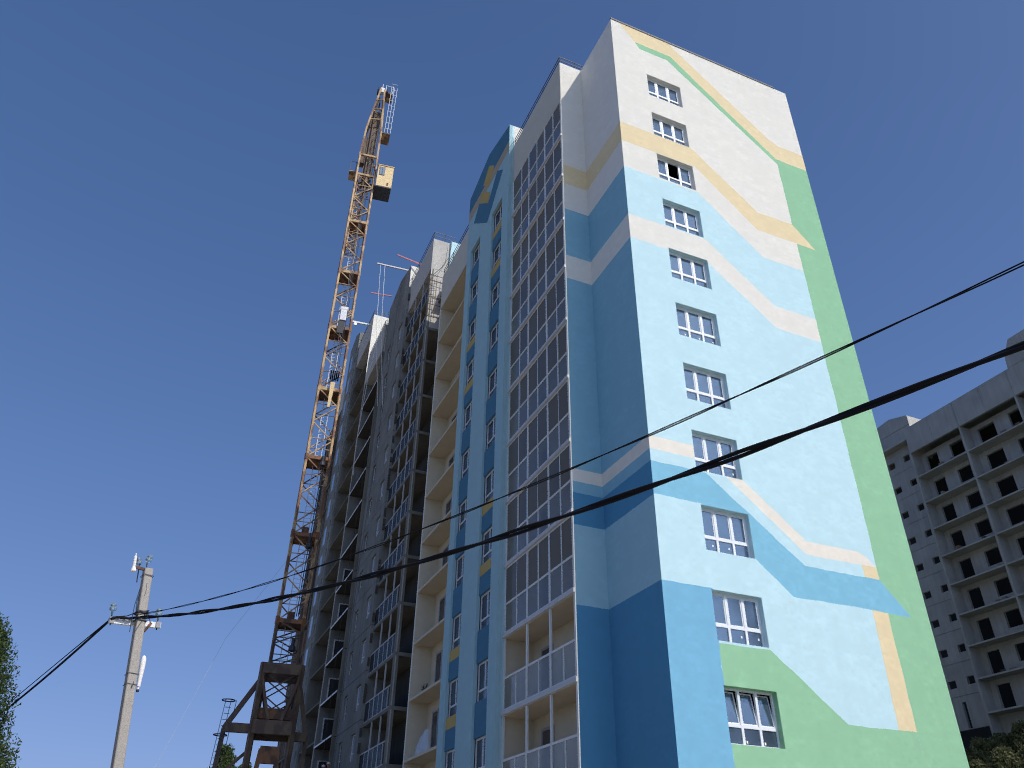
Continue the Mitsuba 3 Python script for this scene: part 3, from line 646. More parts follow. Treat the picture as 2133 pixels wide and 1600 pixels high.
# head: kinked side beams, jib root, sheaves
zk, zm, zx = zt(1.115), zt(1.19), zt(1.305)
hd = MB()
for d in (-HW, 0.3):
    hd.bar(cp(-HW, d, TOPZ), cp(-HW, d, zk), 0.15).bar(cp(-HW, d, zk), cp(-0.62, d, zm), 0.15).bar(cp(-0.62, d, zm), cp(0.12, d, zx), 0.16)
    hd.bar(cp(HW, d, TOPZ), cp(HW, d, zk), 0.15).bar(cp(HW, d, zk), cp(0.78, d, zm), 0.15).bar(cp(0.78, d, zm), cp(0.48, d, zx), 0.16)
    hd.bar(cp(-HW, d, zk), cp(HW, d, zk), 0.16, 0.2).bar(cp(-HW, d, TOPZ), cp(HW, d, TOPZ), 0.16, 0.22)
    for f in (0.2, 0.45, 0.7): hd.bar(cp(-0.62 + 0.74 * f, d, zm + (zx - zm) * f), cp(0.78 - 0.3 * f, d, zm + (zx - zm) * (f + 0.06)), 0.08)
put(CR, 'head_frame', hd, 'crane_yellow')
put(CR, 'jib_root', flat_box(flat_box(MB(), -0.35, 0.55, -0.2, 0.5, zk - 3.0, zm + 3.2), -0.7, -0.3, -0.1, 0.5, zk - 0.3, zm - 0.6), 'crane_base')
jb = MB()
for r in (-0.1, 0.45): jb.bar(cp(r, -0.45, zk - 5), cp(r + 0.05, -0.45, zm + 4.2), 0.09)
for i in range(12): z = zk - 4.6 + i * 1.0; jb.bar(cp(-0.1, -0.45, z), cp(0.45, -0.45, z + 0.9), 0.06)
put(CR, 'jib', jb, 'crane_base')
shv = MB()
for r in (-0.15, 0.05, 0.75): shv.lathe(cp(r, -0.4, zx + 0.1), [(0, -0.07), (0.42, -0.07), (0.42, 0.07), (0, 0.07)], VR, 12)
for r in (0.1, 0.45): shv.lathe(cp(r - 0.25, -0.5, zm + 4.0), [(0, -0.06), (0.4, -0.06), (0.4, 0.06), (0, 0.06)], VR, 12)
put(CR, 'sheave', shv, 'dark_metal')
put(CR, 'head_block', flat_box(MB(), 0.02, 0.5, -0.6, -0.2, zx - 0.1, zx + 0.55), 'crane_white')
put(CR, 'aerial', MB().bar(cp(0.25, -0.4, zx + 0.5), cp(0.25, -0.4, zx + 1.3), 0.05), 'crane_white')
# service platforms and caged ladder on the right of the head
z1, z2 = zm + 0.1, zx + 0.1
put(CR, 'service_platform', flat_box(MB(), 0.85, 1.65, -0.5, 0.9, z1 - 0.06, z1), 'crane_yellow')
put(CR, 'service_platform', flat_box(MB(), 0.55, 1.3, -0.5, 0.7, z2 - 0.06, z2), 'crane_yellow')
lw = MB()
for r in (1.08, 1.36, 1.64): lw.bar(cp(r, -0.55, z1), cp(r + 0.05, -0.55, z2 + 0.9), 0.035)
for i in range(9): z = z1 + 0.6 + i * 0.85; lw.bar(cp(1.08, -0.55, z), cp(1.64, -0.55, z), 0.028)
for r in (0.6, 1.3): lw.bar(cp(r, -0.5, z2), cp(r, -0.5, z2 + 1.1), 0.04)
lw.bar(cp(0.6, -0.5, z2 + 1.0), cp(1.35, -0.5, z2 + 1.0), 0.04)
put(CR, 'caged_ladder', lw, 'crane_white')
# cabin
zc0, zc1 = 1.6 + 51.5 * 1.047, 1.6 + 51.5 * 1.047 + 2.65
cab = put(CR, 'cabin', flat_box(MB(), 1.02, 2.42, -1.3, 0.25, zc0, zc1), 'cabin_cream')
put(cab, 'floor', flat_box(MB(), 0.85, 2.4, -1.36, 0.35, zc0 - 0.14, zc0 - 0.003), 'dark_metal')
put(cab, 'roof', flat_box(MB(), 0.98, 2.47, -1.36, 0.3, zc1 + 0.002, zc1 + 0.08), 'cabin_cream')
wf = MB(); flat_box(wf, 1.16, 1.66, -1.33, -1.302, zc1 - 1.25, zc1 - 0.2); put(cab, 'window_frame', wf, 'dark_metal')
for r in (1.2, 1.44): put(cab, 'window_pane', flat_box(MB(), r, r + 0.19, -1.345, -1.331, zc1 - 1.2, zc1 - 0.25), 'film_glass')
put(cab, 'cable_hole', flat_box(MB(), 1.95, 2.1, -1.33, -1.302, zc0 + 0.2, zc0 + 0.55), 'crane_rust')
put(CR, 'side_platform', flat_box(MB(), -1.5, -0.88, -0.4, 0.8, zt(1.078) - 0.06, zt(1.078)), 'crane_yellow')
sr = MB()
for r in (-1.48, -0.95): sr.bar(cp(r, -0.4, zt(1.078)), cp(r, -0.4, zt(1.078) + 1.2), 0.04)
put(CR, 'side_rail', sr.bar(cp(-1.48, -0.4, zt(1.078) + 1.2), cp(-0.95, -0.4, zt(1.078) + 1.2), 0.04), 'dark_metal')
# hoist ropes, hook block, load limiter
rp = MB()
for i, r in enumerate((0.02, 0.14, 0.26, 0.38)): rp.tube([cp(r, -1.0, zt(0.652)), cp(r * 0.9 + 0.05, -0.95, zt(0.75)), cp(r * 0.6 + 0.15, -0.6, zt(1.18))], 0.018, 5)
for r in (0.30, 0.42): rp.tube([cp(r, -0.9, zt(0.29)), cp(r + 0.05, -0.9, zt(0.40)), cp(r + 0.1, -0.88, zt(0.51))], 0.03, 5)
put(CR, 'hoist_rope', rp, 'dark_metal')
hk = MB()
for r in (-0.12, 0.02, 0.16, 0.30, 0.44): hk.lathe(cp(r + 0.05, -1.05, zt(0.640)), [(0, -0.045), (0.36, -0.045), (0.42, 0.0), (0.36, 0.045), (0, 0.045)], VR, 10)
hb = put(CR, 'hook_block', hk, 'black_rubber')
put(hb, 'hook_shank', MB().add(np.vstack([[cp(r, a, zt(0.627)) for r, a in ((0.0, -1.2), (0.34, -1.2), (0.34, -0.95), (0.0, -0.95))], [cp(r, a, zt(0.586)) for r, a in ((0.03, -1.12), (0.21, -1.12), (0.21, -1.0), (0.03, -1.0))]]),
                                np.array([[0, 1, 2, 3], [7, 6, 5, 4], [0, 4, 5, 1], [1, 5, 6, 2], [2, 6, 7, 3], [3, 7, 4, 0]])), 'cabin_cream')
for t in (0.493, 0.376, 0.247): put(CR, 'rope_weight', MB().lathe(cp(0.36, -0.95, zt(t)), [(0, 0.9), (0.12, 0.8), (0.1, 0.45), (0.2, 0.35), (0.22, 0.1), (0.0, 0.0)]), 'dark_metal')
put(CR, 'load_limiter', flat_box(flat_box(MB(), -0.12, 0.36, -1.1, -0.8, zt(0.742), zt(0.742) + 1.05), -0.16, 0.42, -1.12, -0.78, zt(0.742) + 1.055, zt(0.742) + 1.3), 'crane_white')
put(CR, 'limiter_box', flat_box(MB(), -0.2, 0.3, -1.02, -0.85, zt(0.718), zt(0.741)), 'dark_metal')
# slewing portal at the foot
zp1, zp0 = zt(0.2285), zt(0.165)
pf = MB(); PW = 1.15
sq = [(-PW, -PW), (PW, -PW), (PW, PW), (-PW, PW)]
for (r0, d0), (r1, d1) in zip(sq, sq[1:] + sq[:1]):
    pf.bar(cp(r0, d0, zp1 - 0.1), cp(r1, d1, zp1 - 0.1), 0.26, 0.6); pf.bar(cp(r0, d0, zp0 - 0.1), cp(r1, d1, zp0 - 0.1), 0.3, 0.75)
for r, d in sq: pf.bar(cp(r, d, 0), cp(r, d, zp1 + 0.2), 0.27)
put(CR, 'portal_frame', pf, 'crane_base')
pb = MB()
for d in (-PW - 0.05, PW): pb.bar(cp(-PW, d, zp1 - 0.4), cp(-0.35, d, zp0 + 0.3), 0.16).bar(cp(PW, d, zp1 - 0.4), cp(0.4, d, zp0 + 0.3), 0.16)
pb.bar(cp(-PW, 0, zp1 - 0.5), cp(-2.75, 0, zp0 - 0.1), 0.28).bar(cp(-2.75, 0, zp0 - 0.1), cp(-3.1, 0, 0), 0.26).bar(cp(-2.75, -0.3, zp0 - 0.1), cp(-PW, -0.3, zp0 - 0.1), 0.34, 0.5).bar(cp(-2.9, 0, zp0 - 3), cp(-PW, 0, zp0 - 1.2), 0.16)
pb.bar(cp(PW, -0.3, zp0 - 0.4), cp(2.0, -0.3, zp0 - 0.4), 0.34, 0.5).bar(cp(PW, 0, zp1 - 0.5), cp(2.0, 0, zp0 - 0.4), 0.24).bar(cp(2.0, 0, zp0 - 0.4), cp(2.1, 0, 0), 0.24)
put(CR, 'portal_brace', pb, 'crane_base')
al = MB()
for r in (-0.55, 0.55): al.bar(cp(r * 0.8, -1.35, zp0 - 1.3), cp(r * 2.2, -1.35, 0.2), 0.26)
al.bar(cp(-0.5, -1.35, zp0 - 1.6), cp(0.5, -1.35, zp0 - 1.6), 0.3, 0.9).bar(cp(-0.75, -1.35, zp0 - 3.4), cp(0.75, -1.35, zp0 - 3.4), 0.18, 0.2)
put(CR, 'strut_frame', al, 'crane_rust')
put(CR, 'machine_deck', flat_box(MB(), -0.95, 0.95, -0.9, 1.0, zp0 + 0.4, zp0 + 1.0), 'crane_rust'); put(CR, 'ballast_deck', flat_box(MB(), -1.9, 1.9, -1.9, 1.9, 0.3, 1.4), 'crane_rust')
wb = MB()
for (r0, d0), (r1, d1) in zip(sq, sq[1:] + sq[:1]):
    for i in range(2):
        a, b = zp0 + 0.5 + i * (zp1 - zp0 - 0.8) / 2, zp0 + 0.5 + (i + 1) * (zp1 - zp0 - 0.8) / 2
        wb.bar(cp(r0 * .8, d0 * .8, a), cp(r1 * .8, d1 * .8, b), 0.07).bar(cp(r1 * .8, d1 * .8, a), cp(r0 * .8, d0 * .8, b), 0.07)
put(CR, 'portal_lattice', wb, 'crane_base')
lc = MB()
for r in (-3.35, -2.75, -3.05): lc.bar(cp(r, -0.9, 1.0), cp(r + 0.45, -0.9, zt(0.19)), 0.032)
for i in range(5): z = zt(0.19) - i * 1.9; lc.lathe(cp(-2.75 - 0.09 * i, -0.7, z), [(0.36, -0.03), (0.4, -0.03), (0.4, 0.03), (0.36, 0.03), (0.36, -0.03)], (0, 0, 1), 10)
for i in range(30): z = 1.2 + i * 0.34; lc.bar(cp(-3.35 + 0.045 * z, -0.9, z), cp(-3.05 + 0.045 * z, -0.9, z), 0.03)
put(CR, 'access_ladder', lc, 'dark_metal')

# ================================================================== utility pole with its cables
PD = 19.8


def at(azd, t, d):
    a = math.radians(azd); return np.array([CAM[0] + d * math.cos(a), CAM[1] + d * math.sin(a), 1.6 + d * t])


UP_ = thing('utility_pole', 'leaning square concrete utility pole with a short crossarm and glass insulators', 'utility pole')
top, bot = at(-177.60, 0.3248, PD), at(-180.05, -0.082, PD)
ax_ = top - bot; LEN = np.linalg.norm(ax_); ax_ /= LEN
nf = np.array([0.95, 0.31, 0.0]); nf -= ax_ * (nf @ ax_); nf /= np.linalg.norm(nf); sd = np.cross(ax_, nf)    # nf: lit front face; sd: to the right as seen


def pl(f, s, h): return bot + ax_ * h + nf * f + sd * s


sh = MB(); hb_, ht_ = 0.115, 0.092; c = 0.015
ring = lambda w, h: [pl(f, s, h) for f, s in ((w, w - c), (w, c - w), (w - c, -w), (c - w, -w), (-w, c - w), (-w, w - c), (c - w, w), (w - c, w))]
V = ring(hb_, -0.4) + ring(ht_, LEN); F = [[i, (i + 1) % 8, 8 + (i + 1) % 8, 8 + i] for i in range(8)]
sh.add(V, np.array(F)[:, ::-1]); sh.add(V[8:], np.array([[0, 7, 6, 5], [0, 5, 4, 3], [0, 3, 2, 1]]))
put(UP_, 'shaft', sh, 'pole_concrete')
ha = LEN - 1.22
arm = MB().box(-0.62, -0.10, -0.045, 0.045, -0.06, 0.06).box(-0.10, 0.50, -0.045, 0.045, -0.06, 0.06)
m4 = np.eye(4); m4[:3, 0] = sd; m4[:3, 1] = nf; m4[:3, 2] = ax_; m4[:3, 3] = pl(-0.13, 0, ha)
ARM = lambda u, n, v: m4[:3, :3] @ np.array([u, n, v]) + m4[:3, 3]
put(UP_, 'crossarm', arm, 'white_plastic', to_world=T(m4))
put(UP_, 'brace', MB().bar(pl(0.05, 0.10, ha - 0.22), ARM(0.27, 0.06, 0.02), 0.05, 0.03), 'crane_rust')
ins = [(0, 0), (0.02, 0.0), (0.022, 0.06), (0.055, 0.075), (0.075, 0.10), (0.07, 0.15), (0.05, 0.165), (0.045, 0.18), (0.06, 0.19), (0.055, 0.225), (0.03, 0.245), (0, 0.25)]
for u in (-0.58, 0.43):
    i_ = put(UP_, 'insulator', MB().lathe(ARM(u, 0, 0.14), ins, ax_), 'green_glass', smooth=40)
    put(i_, 'pin', MB().tube([ARM(u, 0, -0.1), ARM(u, 0, 0.2)], 0.016).box(0, 0.0, 0, 0, 0, 0), 'dark_metal')
    put(UP_, 'clamp', MB().bar(ARM(u - 0.05, 0.06, 0.0), ARM(u + 0.05, 0.06, 0.0), 0.05, 0.13).bar(ARM(u, -0.05, 0.02), ARM(u, 0.07, 0.02), 0.09, 0.06), 'dull_frame')
for s_, ff in ((-0.03, 0.0), (-0.16, -0.12)):
    i_ = put(UP_, 'insulator', MB().lathe(pl(ff, s_ - 0.02, LEN + 0.04 + (0.06 if s_ > -0.1 else 0.0)), ins, ax_ + 0.25 * sd * (1 if s_ > -0.1 else -0.6)), 'green_glass', smooth=40)
    put(i_, 'pin', MB().tube([pl(ff, s_ - 0.01, LEN - 0.3), pl(ff, s_ - 0.015, LEN + 0.16)], 0.014), 'dark_metal')
br_ = MB().bar(pl(0, -0.06, LEN - 0.02), pl(0.02, -0.30, LEN + 0.0), 0.05, 0.06); put(UP_, 'side_bracket', br_, 'crane_rust')
put(UP_, 'surge_arrester', MB().lathe(pl(0.04, -0.335, LEN - 0.11), [(0, 0), (0.058, 0.0), (0.056, 0.05), (0.042, 0.09), (0.030, 0.12), (0.036, 0.13), (0.036, 0.18), (0.044, 0.185), (0.036, 0.195), (0.036, 0.25), (0.044, 0.255), (0.036, 0.265), (0.036, 0.31), (0.042, 0.32), (0.03, 0.335), (0.03, 0.36), (0.012, 0.375), (0.012, 0.43), (0, 0.435)], ax_), 'porcelain', smooth=35)
hl = LEN - 2.65
put(UP_, 'street_lamp_head', MB().lathe(pl(-0.02, 0.185, hl), [(0, 0.0), (0.022, 0.0), (0.022, 0.05), (0.04, 0.06), (0.045, 0.2), (0.058, 0.42), (0.062, 0.56), (0.052, 0.66), (0.03, 0.71), (0, 0.725)], ax_ + 0.04 * sd), 'porcelain', smooth=40)
put(UP_, 'lamp_socket', MB().lathe(pl(-0.02, 0.183, hl - 0.05), [(0, 0), (0.03, 0), (0.03, 0.05), (0.0, 0.05)], ax_), 'dark_metal')
for h_, w_ in ((LEN - 0.17, 0.0085), (ha + 0.2, 0.03), (ha + 0.02, 0.014), (hl + 0.30, 0.006), (hl + 0.08, 0.005)):
    k = 0.1 + 0.012
    put(UP_, 'wire_tie', MB().tube([pl(k, k, h_ - 0.01), pl(k, -k, h_ + 0.015), pl(-k, -k, h_), pl(-k, k, h_ - 0.02), pl(k, k, h_ - 0.01)], w_, 5), 'dark_metal')
for pts in ([pl(0, -0.11, LEN - 0.45), pl(0, -0.17, LEN - 0.85), pl(0.03, -0.19, ha + 0.1), pl(0.04, -0.2, ha - 0.25)], [pl(0.0, -0.11, LEN - 0.6), pl(0, -0.14, LEN - 0.8), pl(0.03, -0.13, ha + 0.2)],
            [pl(0.1, 0.02, ha + 0.22), pl(0.12, 0.06, ha + 0.1), pl(0.1, 0.09, ha - 0.05)], [pl(0.1, 0.1, ha + 0.22), ARM(0.2, 0.06, 0.16), ARM(0.27, 0.06, 0.0)]):
    put(UP_, 'loose_wire', MB().tube(pts, 0.008, 5), 'dark_metal')
put(UP_, 'reinforcement_hook', MB().tube([pl(0.1, 0.0, hl + 0.05), pl(0.125, 0.005, hl + 0.0), pl(0.12, 0.03, hl + 0.08), pl(0.10, 0.03, hl + 0.14)], 0.008, 5).tube([pl(0.096, -0.01, LEN - 0.36), pl(0.10, 0.0, LEN - 0.5), pl(0.096, -0.02, LEN - 0.66)], 0.004, 5), 'dark_metal')

U = np.array([math.cos(math.radians(20)), math.sin(math.radians(20)), 0]); SN = np.array([-U[1], U[0], 0])
P0 = np.array([-0.43387738, -13.8542264, 0])


def strand_cable(name, curve, s0, s1, strands, rad, off, pitch, ph=0.0):
    m = MB(); s = np.arange(s0, s1, 0.08)
    base = np.array([curve(t) for t in s])
    for k in range(strands):
        a = 2 * math.pi * (s / pitch + k / strands) + ph
        o_ = off * (1 + 0.25 * np.sin(s * 2.1 + k))
        m.tube(base + SN * (np.cos(a) * o_)[:, None] + np.array([0, 0, 1]) * (np.sin(a) * o_)[:, None], rad, 6)
    return put(None, name, m, 'black_rubber', smooth=True)


k_ = strand_cable('bundled_power_cable', lambda s: P0 + U * s + np.array([0, 0, 6.9026 - 0.2047 * s + 0.0059 * s * s]), 0.0, 32, 2, 0.0195, 0.0175, 2.9)
labels[k_] = {'label': 'thick twisted black power cable sweeping up to the right edge of the photo', 'category': 'power cable'}
k_ = strand_cable('service_wire', lambda s: P0 + U * s + np.array([0, 0, 6.9549 - 0.1581 * s + 0.0052 * s * s]), 0.0, 30, 2, 0.0065, 0.009, 3.4)
labels[k_] = {'label': 'thin twisted pair of black wires above the thick cable', 'category': 'power cable'}
A0 = ARM(-0.60, 0.09, 0.02); A1 = at(-171.88, 0.1570, 32.0); A2 = at(-171.0, 0.135, 36.0)
for nm, r_, lab, dz, sag in (('bundled_power_cable', 0.03, 'thick black cable dropping from the crossarm to the tree on the left', 0.0, 0.25), ('service_wire', 0.013, 'thin black wire just above the thick cable left of the pole', 0.07, 0.12)):
    pts = []
    for i in range(25):
        f = i / 24; q = A0 + (A2 - A0) * f; q = q + np.array([0, 0, dz * (0.2 + 5 * f * (1 - f)) - sag * 4 * f * (1 - f) * 0.6]); pts.append(q)
    k_ = put(None, nm, MB().tube(pts, r_, 6), 'black_rubber', smooth=True); labels[k_] = {'label': lab, 'category': 'power cable'}
cd = MB().tube([ARM(-0.60, 0.09, 0.02), ARM(-0.5, 0.10, 0.06), ARM(-0.25, 0.13, 0.05), P0 + np.array([0, 0, 6.9])], 0.03, 6).tube([ARM(-0.58, 0.09, 0.06), ARM(-0.3, 0.13, 0.10), pl(0.13, -0.12, ha + 0.18), pl(0.125, 0.12, ha + 0.24), P0 + U * 0.6 + np.array([0, 0, 6.865])], 0.011, 5)
put(UP_, 'cable_tail', cd, 'black_rubber')

# ================================================================== trees and shrubs
nrng = np.random.default_rng(11)


def leaves(centres, size, squash=1.0, droop=0.0, aspect=0.45):
    n = len(centres); d = nrng.normal(size=(n, 3)); d[:, 2] -= droop; d /= np.linalg.norm(d, axis=1, keepdims=True)
    e = np.cross(d, nrng.normal(size=(n, 3))); e /= np.linalg.norm(e, axis=1, keepdims=True); L = size * nrng.uniform(0.6, 1.3, n)[:, None]
    v = np.stack([centres - d * L, centres + e * L * aspect, centres + d * L, centres - e * L * aspect], 1).reshape(-1, 3)
    i = np.arange(n) * 4
    return v, np.vstack([np.stack([i, i + 1, i + 2], 1), np.stack([i, i + 2, i + 3], 1)])


def tree(name, label, base, height, radius, crown_low, mat, n, lsize, cat='tree', group=None, conic=0.5, clumps=70, parent=None, seed=0):
    k = thing(name, label, cat, group); base = np.asarray(base, float); r_ = np.random.default_rng(seed)
    tr = MB(); pts = [base + np.array([0, 0, height * f]) + np.array([r_.normal() * 0.12 * f * radius, r_.normal() * 0.12 * f * radius, 0]) for f in np.linspace(0, 0.93, 7)]
    tr.tube(pts, np.linspace(height * 0.022 + 0.05, 0.03, 7), 8)
    cen = []
    for i in range(clumps):
        f = crown_low + (1 - crown_low) * r_.uniform() ** 0.9; rr = radius * (1 - ((f - crown_low) / (1 - crown_low)) ** (1.0 / conic) * 0.9) * min(1.0, 0.45 + (f - crown_low) * 3.0)
        a = r_.uniform(0, 2 * math.pi); q = rr * math.sqrt(r_.uniform(0.1, 1)) * r_.uniform(0.8, 1.12)
        c_ = base + np.array([q * math.cos(a), q * math.sin(a), height * f * r_.uniform(0.97, 1.02)])
        cen.append((c_, radius * r_.uniform(0.16, 0.36)))
        if i % 2 == 0:
            t0 = base + np.array([0, 0, height * max(0.1, f - 0.15)]); tr.tube([t0, (t0 + c_) / 2 + np.array([0, 0, 0.15]), c_], [0.05, 0.035, 0.015], 5)
    put(k, 'trunk', tr, 'bark', smooth=True)
    C_ = []
    for c_, s_ in cen:
        m = int(n / clumps * (s_ / (radius * 0.26)) ** 2); g = r_.normal(size=(m, 3)); g /= np.linalg.norm(g, axis=1, keepdims=True)
        C_.append(c_ + g * s_ * (r_.uniform(0.15, 1.0, m) ** 0.5)[:, None] * np.array([1, 1, 0.85]))
    put(k, 'crown', leaves(np.vstack(C_), lsize, droop=0.4), mat)
    return k


tree('leafy_tree', 'tall dark leafy tree cut off by the left edge of the photo', at(-169.3, -0.05, 30.0) * np.array([1, 1, 0]), 8.55, 2.75, 0.05, 'dark_leaf', 150000, 0.055, conic=0.75, clumps=240, seed=3)
tree('small_tree', 'small sunlit treetop low behind the foot of the crane', at(175.2, 0, 128.0) * np.array([1, 1, 0]), 19.3, 4.0, 0.35, 'mid_leaf', 16000, 0.2, conic=0.6, clumps=80, seed=5)
tree('small_tree', 'second small treetop behind the crane ladder', at(173.75, 0, 135.0) * np.array([1, 1, 0]), 18.6, 3.2, 0.35, 'mid_leaf', 12000, 0.2, conic=0.6, clumps=70, seed=6)
shr = [(129.6, 74, 0.128, 1.6), (128.4, 73, 0.146, 1.8), (127.2, 74, 0.152, 1.8), (126.0, 73, 0.158, 1.8), (124.8, 74, 0.165, 2.0), (128.9, 68, 0.126, 1.8), (127.4, 68, 0.135, 1.8), (126.0, 68, 0.138, 1.8), (124.6, 68, 0.145, 2.0)]
slab_ = ['leftmost low shrub, half hidden by the green edge of the end wall', 'second shrub from the end wall on the slope of the hillside block', 'tall weedy shrub right of the dark stair openings', 'pale weedy shrub under the last row of window holes', 'highest shrub at the right edge of the photo',
         'lower front shrub nearest the end wall corner', 'lower front shrub with drooping dry stems', 'lower front shrub in the bottom right corner', 'last front shrub cut by the right edge']
for i, (a, d, t, r_) in enumerate(shr):
    b_ = at(a, 0, d); b_[2] = float(ground_height(b_[0], b_[1])) - 0.4
    tree('shrub', slab_[i], b_, 1.6 + t * d - b_[2], r_, 0.05, 'dry_leaf', 9000, 0.15, cat='shrub', conic=0.75, clumps=80, seed=20 + i)
# unseen wood behind the viewer, its long row added to darken the facade: only its reflection and its shade reach the picture
r_ = np.random.default_rng(77); C_ = []
tw_ = MB()
for i in range(46):
    x = -72 + i * 2.6 + r_.uniform(-1, 1); y = -31 - r_.uniform(0, 5) - (4 if x < -38 else 0); h_ = r_.uniform(6.5, 9.5); rr = r_.uniform(1.8, 3.0)
    tw_.tube([(x, y, -0.3), (x + 0.2, y, h_ * 0.5), (x, y + 0.1, h_ * 0.9)], [0.2, 0.14, 0.04], 6)
    for j in range(14):
        c_ = np.array([x, y, h_ * r_.uniform(0.18, 0.98)]) + r_.normal(size=3) * rr * 0.55; g = r_.normal(size=(260, 3)); g /= np.linalg.norm(g, axis=1, keepdims=True)
        C_.append(c_ + g * rr * r_.uniform(0.3, 0.5) * r_.uniform(0.2, 1, (260, 1)) ** 0.5)
for x, y, h_, rr in ((23.5, 23, 17.0, 2.8), (28, 28, 19.0, 3.0), (19, 26, 14.5, 3.0), (33, 24, 15, 3.4)):
    tw_.tube([(x, y, -0.3), (x + 0.2, y, h_ * 0.5), (x, y + 0.1, h_ * 0.9)], [0.25, 0.16, 0.04], 6)
    for j in range(26):
        c_ = np.array([x, y, h_ * r_.uniform(0.15, 0.98)]) + r_.normal(size=3) * rr * 0.5; g = r_.normal(size=(300, 3)); g /= np.linalg.norm(g, axis=1, keepdims=True)
        C_.append(c_ + g * rr * r_.uniform(0.25, 0.45) * r_.uniform(0.2, 1, (300, 1)) ** 0.5)
put(None, 'unseen_woodland', leaves(np.vstack(C_), 0.28, droop=0.3), 'mid_leaf'); labels['unseen_woodland'] = {'label': 'unseen strip of trees added to shade the facade and to reflect in the lower windows', 'category': 'wood', 'kind': 'stuff'}
put('unseen_woodland', 'trunk', tw_, 'bark', kind='stuff')

# ================================================================== facade cradle with two workers, low on the grey block
import manifold3d as m3
stucco('skin', (0.42, 0.26, 0.19), 0.02); plain('red_cloth', (0.30, 0.045, 0.05), 0.9, 0.1); plain('blue_cloth', (0.05, 0.06, 0.11), 0.9, 0.1); plain('helmet_white', (0.75, 0.75, 0.74), 0.35); plain('film_wrap', (0.42, 0.48, 0.55), 0.4)


def chain(parts, edge=0.05):
    """One smooth body: a hull of two spheres for every bone, joined and smoothed."""
    def ball(p, r): return m3.Manifold.sphere(r, 16).translate(list(map(float, p)))
    b = m3.Manifold.batch_boolean([m3.Manifold.batch_hull([ball(p, r), ball(q, t)]) for p, r, q, t in parts], m3.OpType.Add).refine_to_length(edge).to_mesh()
    tm = trimesh.Trimesh(b.vert_properties[:, :3], b.tri_verts, process=True); trimesh.smoothing.filter_taubin(tm, iterations=8)
    return np.array(tm.vertices), np.array(tm.faces)


def worker(label, at_, turn, vest, hat):
    k = thing('person', label, 'person'); c, s_ = math.cos(turn), math.sin(turn)
    M = np.eye(4); M[:3, :3] = [[c, -s_, 0], [s_, c, 0], [0, 0, 1]]; M[:3, 3] = at_; tw = T(M)
    cl = []
    for g in (-1, 1):
        cl += [((0, g * 0.10, 0.92), 0.105, (0.02, g * 0.11, 0.50), 0.075), ((0.02, g * 0.11, 0.50), 0.072, (0, g * 0.12, 0.09), 0.05), ((0, g * 0.12, 0.06), 0.05, (0.17, g * 0.13, 0.04), 0.04)]
    put(k, 'trousers', chain(cl + [((0, -0.1, 0.93), 0.11, (0, 0.1, 0.93), 0.11)]), 'blue_cloth', to_world=tw, smooth=True)
    up = [((0, -0.08, 1.0), 0.115, (0, 0.08, 1.0), 0.115), ((0, 0, 1.0), 0.13, (0, 0, 1.30), 0.14), ((0, -0.15, 1.40), 0.075, (0, 0.15, 1.40), 0.075), ((0, 0, 1.32), 0.14, (0, 0, 1.42), 0.09)]
    for g in (-1, 1): up += [((0, g * 0.18, 1.40), 0.07, (0.10, g * 0.25, 1.14), 0.052), ((0.10, g * 0.25, 1.14), 0.05, (0.33, g * 0.20, 1.08), 0.038)]
    put(k, 'jacket', chain(up), vest, to_world=tw, smooth=True)
    hd_ = [((0.0, 0, 1.44), 0.055, (0.02, 0, 1.56), 0.055), ((0.0, 0, 1.65), 0.095, (0.03, 0, 1.61), 0.085), ((0.03, 0, 1.60), 0.075, (0.06, 0, 1.555), 0.045), ((0.10, 0, 1.615), 0.012, (0.125, 0, 1.60), 0.014), ((0, -0.095, 1.62), 0.02, (0, 0.095, 1.62), 0.02)]
    for g in (-1, 1):
        hd_ += [((0.33, g * 0.20, 1.08), 0.036, (0.40, g * 0.19, 1.06), 0.034)]
    put(k, 'head_and_hands', chain(hd_, 0.025), 'skin', to_world=tw, smooth=True)
    put(k, 'helmet', MB().lathe((0.015, 0, 1.665), [(0.135, 0), (0.14, 0.012), (0.118, 0.02), (0.112, 0.06), (0.085, 0.105), (0.04, 0.125), (0, 0.13)], n=18), hat, to_world=tw, smooth=50)
    return k


cz = 7.02
cr_ = thing('facade_cradle', 'suspended work cradle at the bottom edge of the photo, in front of the grey block', 'scaffold')
put(cr_, 'deck', BX(-36.6, -32.2, -2.75, -1.95, cz - 0.08, cz), 'timber')
m = MB()
for z in (0.45, 0.9):
    for y in (-2.73, -1.97): m.tube([(-36.6, y, cz + z), (-32.2, y, cz + z)], 0.022, 6)
for x in np.linspace(-36.55, -32.25, 6):
    for y in (-2.73, -1.97): m.tube([(x, y, cz), (x, y, cz + 0.92)], 0.02, 6)
put(cr_, 'railing', m, 'dark_metal')
for x in (-36.2, -32.6): put(cr_, 'suspension_rope', MB().tube([(x, -2.35, cz), (x, -2.35, 20), (x, -1.75, 45.6)], 0.012, 5), 'dark_metal')
worker('worker in a dark jacket and white helmet at the bottom edge of the photo', (-35.6, -2.35, cz), -0.6, 'blue_cloth', 'helmet_white')
worker('worker in a red jacket and white helmet right of the other worker', (-34.45, -2.3, cz + 0.02), 0.4, 'red_cloth', 'helmet_white')
k_ = put(None, 'wrapped_roll', MB().lathe((-33.1, -2.35, cz), [(0, 0), (0.2, 0), (0.22, 0.05), (0.21, 0.6), (0.22, 1.15), (0.19, 1.25), (0.05, 1.27), (0, 1.25)], (0.05, 0, 1)), 'film_wrap', smooth=40)
labels[k_] = {'label': 'pale wrapped roll standing on the cradle right of the workers', 'category': 'roll'}


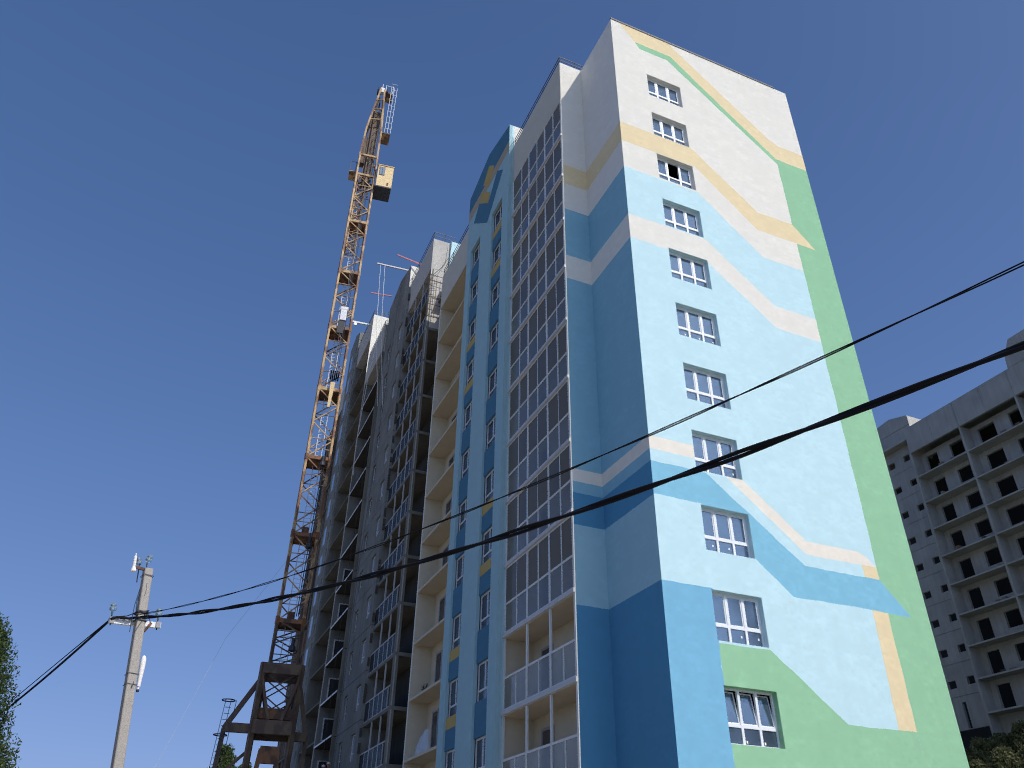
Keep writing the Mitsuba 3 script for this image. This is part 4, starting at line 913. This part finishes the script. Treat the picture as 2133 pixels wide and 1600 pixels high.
def rag(name, label, cat, o, w, h, mat, seed):
    r = np.random.default_rng(seed); n = 12; V = []
    for i in range(n + 1):
        for j in range(n + 1):
            u, v = i / n, j / n; V.append((o[0] + (u - 0.5) * w * (1 - 0.25 * v), o[1] - 0.04 * math.sin(u * 17 + seed) * (1 - v * 0.4) - 0.03 * r.normal() * 0.3, o[2] + v * h * (0.45 + 0.55 * math.sin(1.9 * u)) + 0.06 * math.sin(u * 9 + seed) * (1 - v)))
    idx = np.arange((n + 1) ** 2).reshape(n + 1, n + 1); f = np.stack([idx[:-1, :-1], idx[1:, :-1], idx[1:, 1:], idx[:-1, 1:]], -1).reshape(-1, 4)
    k = put(None, name, (np.array(V), f), mat, smooth=True); labels[k] = {'label': label, 'category': cat}


rag('dust_sheet', 'pale sheet hung over the edge of a lower beige loggia', 'sheet', (-18.9, -1.20, 35.30 - P * 10 + 0.1), 2.3, 0.95, 'film_wrap', 3)
k_ = thing('dry_branch', 'dark tangle of twigs lying on a beige loggia slab', 'branch'); tg = MB(); rr_ = np.random.default_rng(5)
for i in range(26):
    a = rr_.uniform(0, 6.3); tg.tube([(-19.5, -1.1, 35.30 - P * 9 + 0.16), (-19.5 + 0.35 * math.cos(a), -1.1 + 0.12 * math.sin(a), 35.30 - P * 9 + 0.16 + rr_.uniform(0.05, 0.3))], 0.012, 4)
put(k_, 'twigs', tg, 'bark')
for i in range(26):   # boards and blocks left on the far block's balconies
    k = rng.randrange(0, 9); (a, b), hs = rng.choice(list(zip(list(zip(bx[:-1], bx[1:]))[:2], cols[:2])))
    x = rng.uniform(a + 0.3, b - 0.9); zs = ZF - PF * (k + 1) + 0.142
    put(B4, 'left_over_block', BX(x, x + rng.uniform(0.2, 0.7), YF + rng.uniform(0.1, 0.5), YF + rng.uniform(0.6, 0.9), zs, zs + rng.uniform(0.1, 0.4)), rng.choice(['dark_concrete', 'brick_infill', 'raw_concrete']))

def pixel(u, v, d):
    """A point d metres off along the ground, in the direction of a spot of the photograph (for things whose place is known only from it)."""
    r = FWD + np.cross(FWD, DOWN) * 0 + (u - 1066.5) / 1655.1 * np.array([0.39496603, 0.91857327, 0.01499965]) + (v - 800) / 1655.1 * DOWN
    return CAM + r * d / np.hypot(r[0], r[1])


put(CR, 'guy_wire', MB().tube([cp(-HW, -HW, zt(0.362)), pixel(470, 1330, 48.5), pixel(322, 1600, 43), pixel(240, 1750, 40)], 0.008, 4), 'dull_frame')
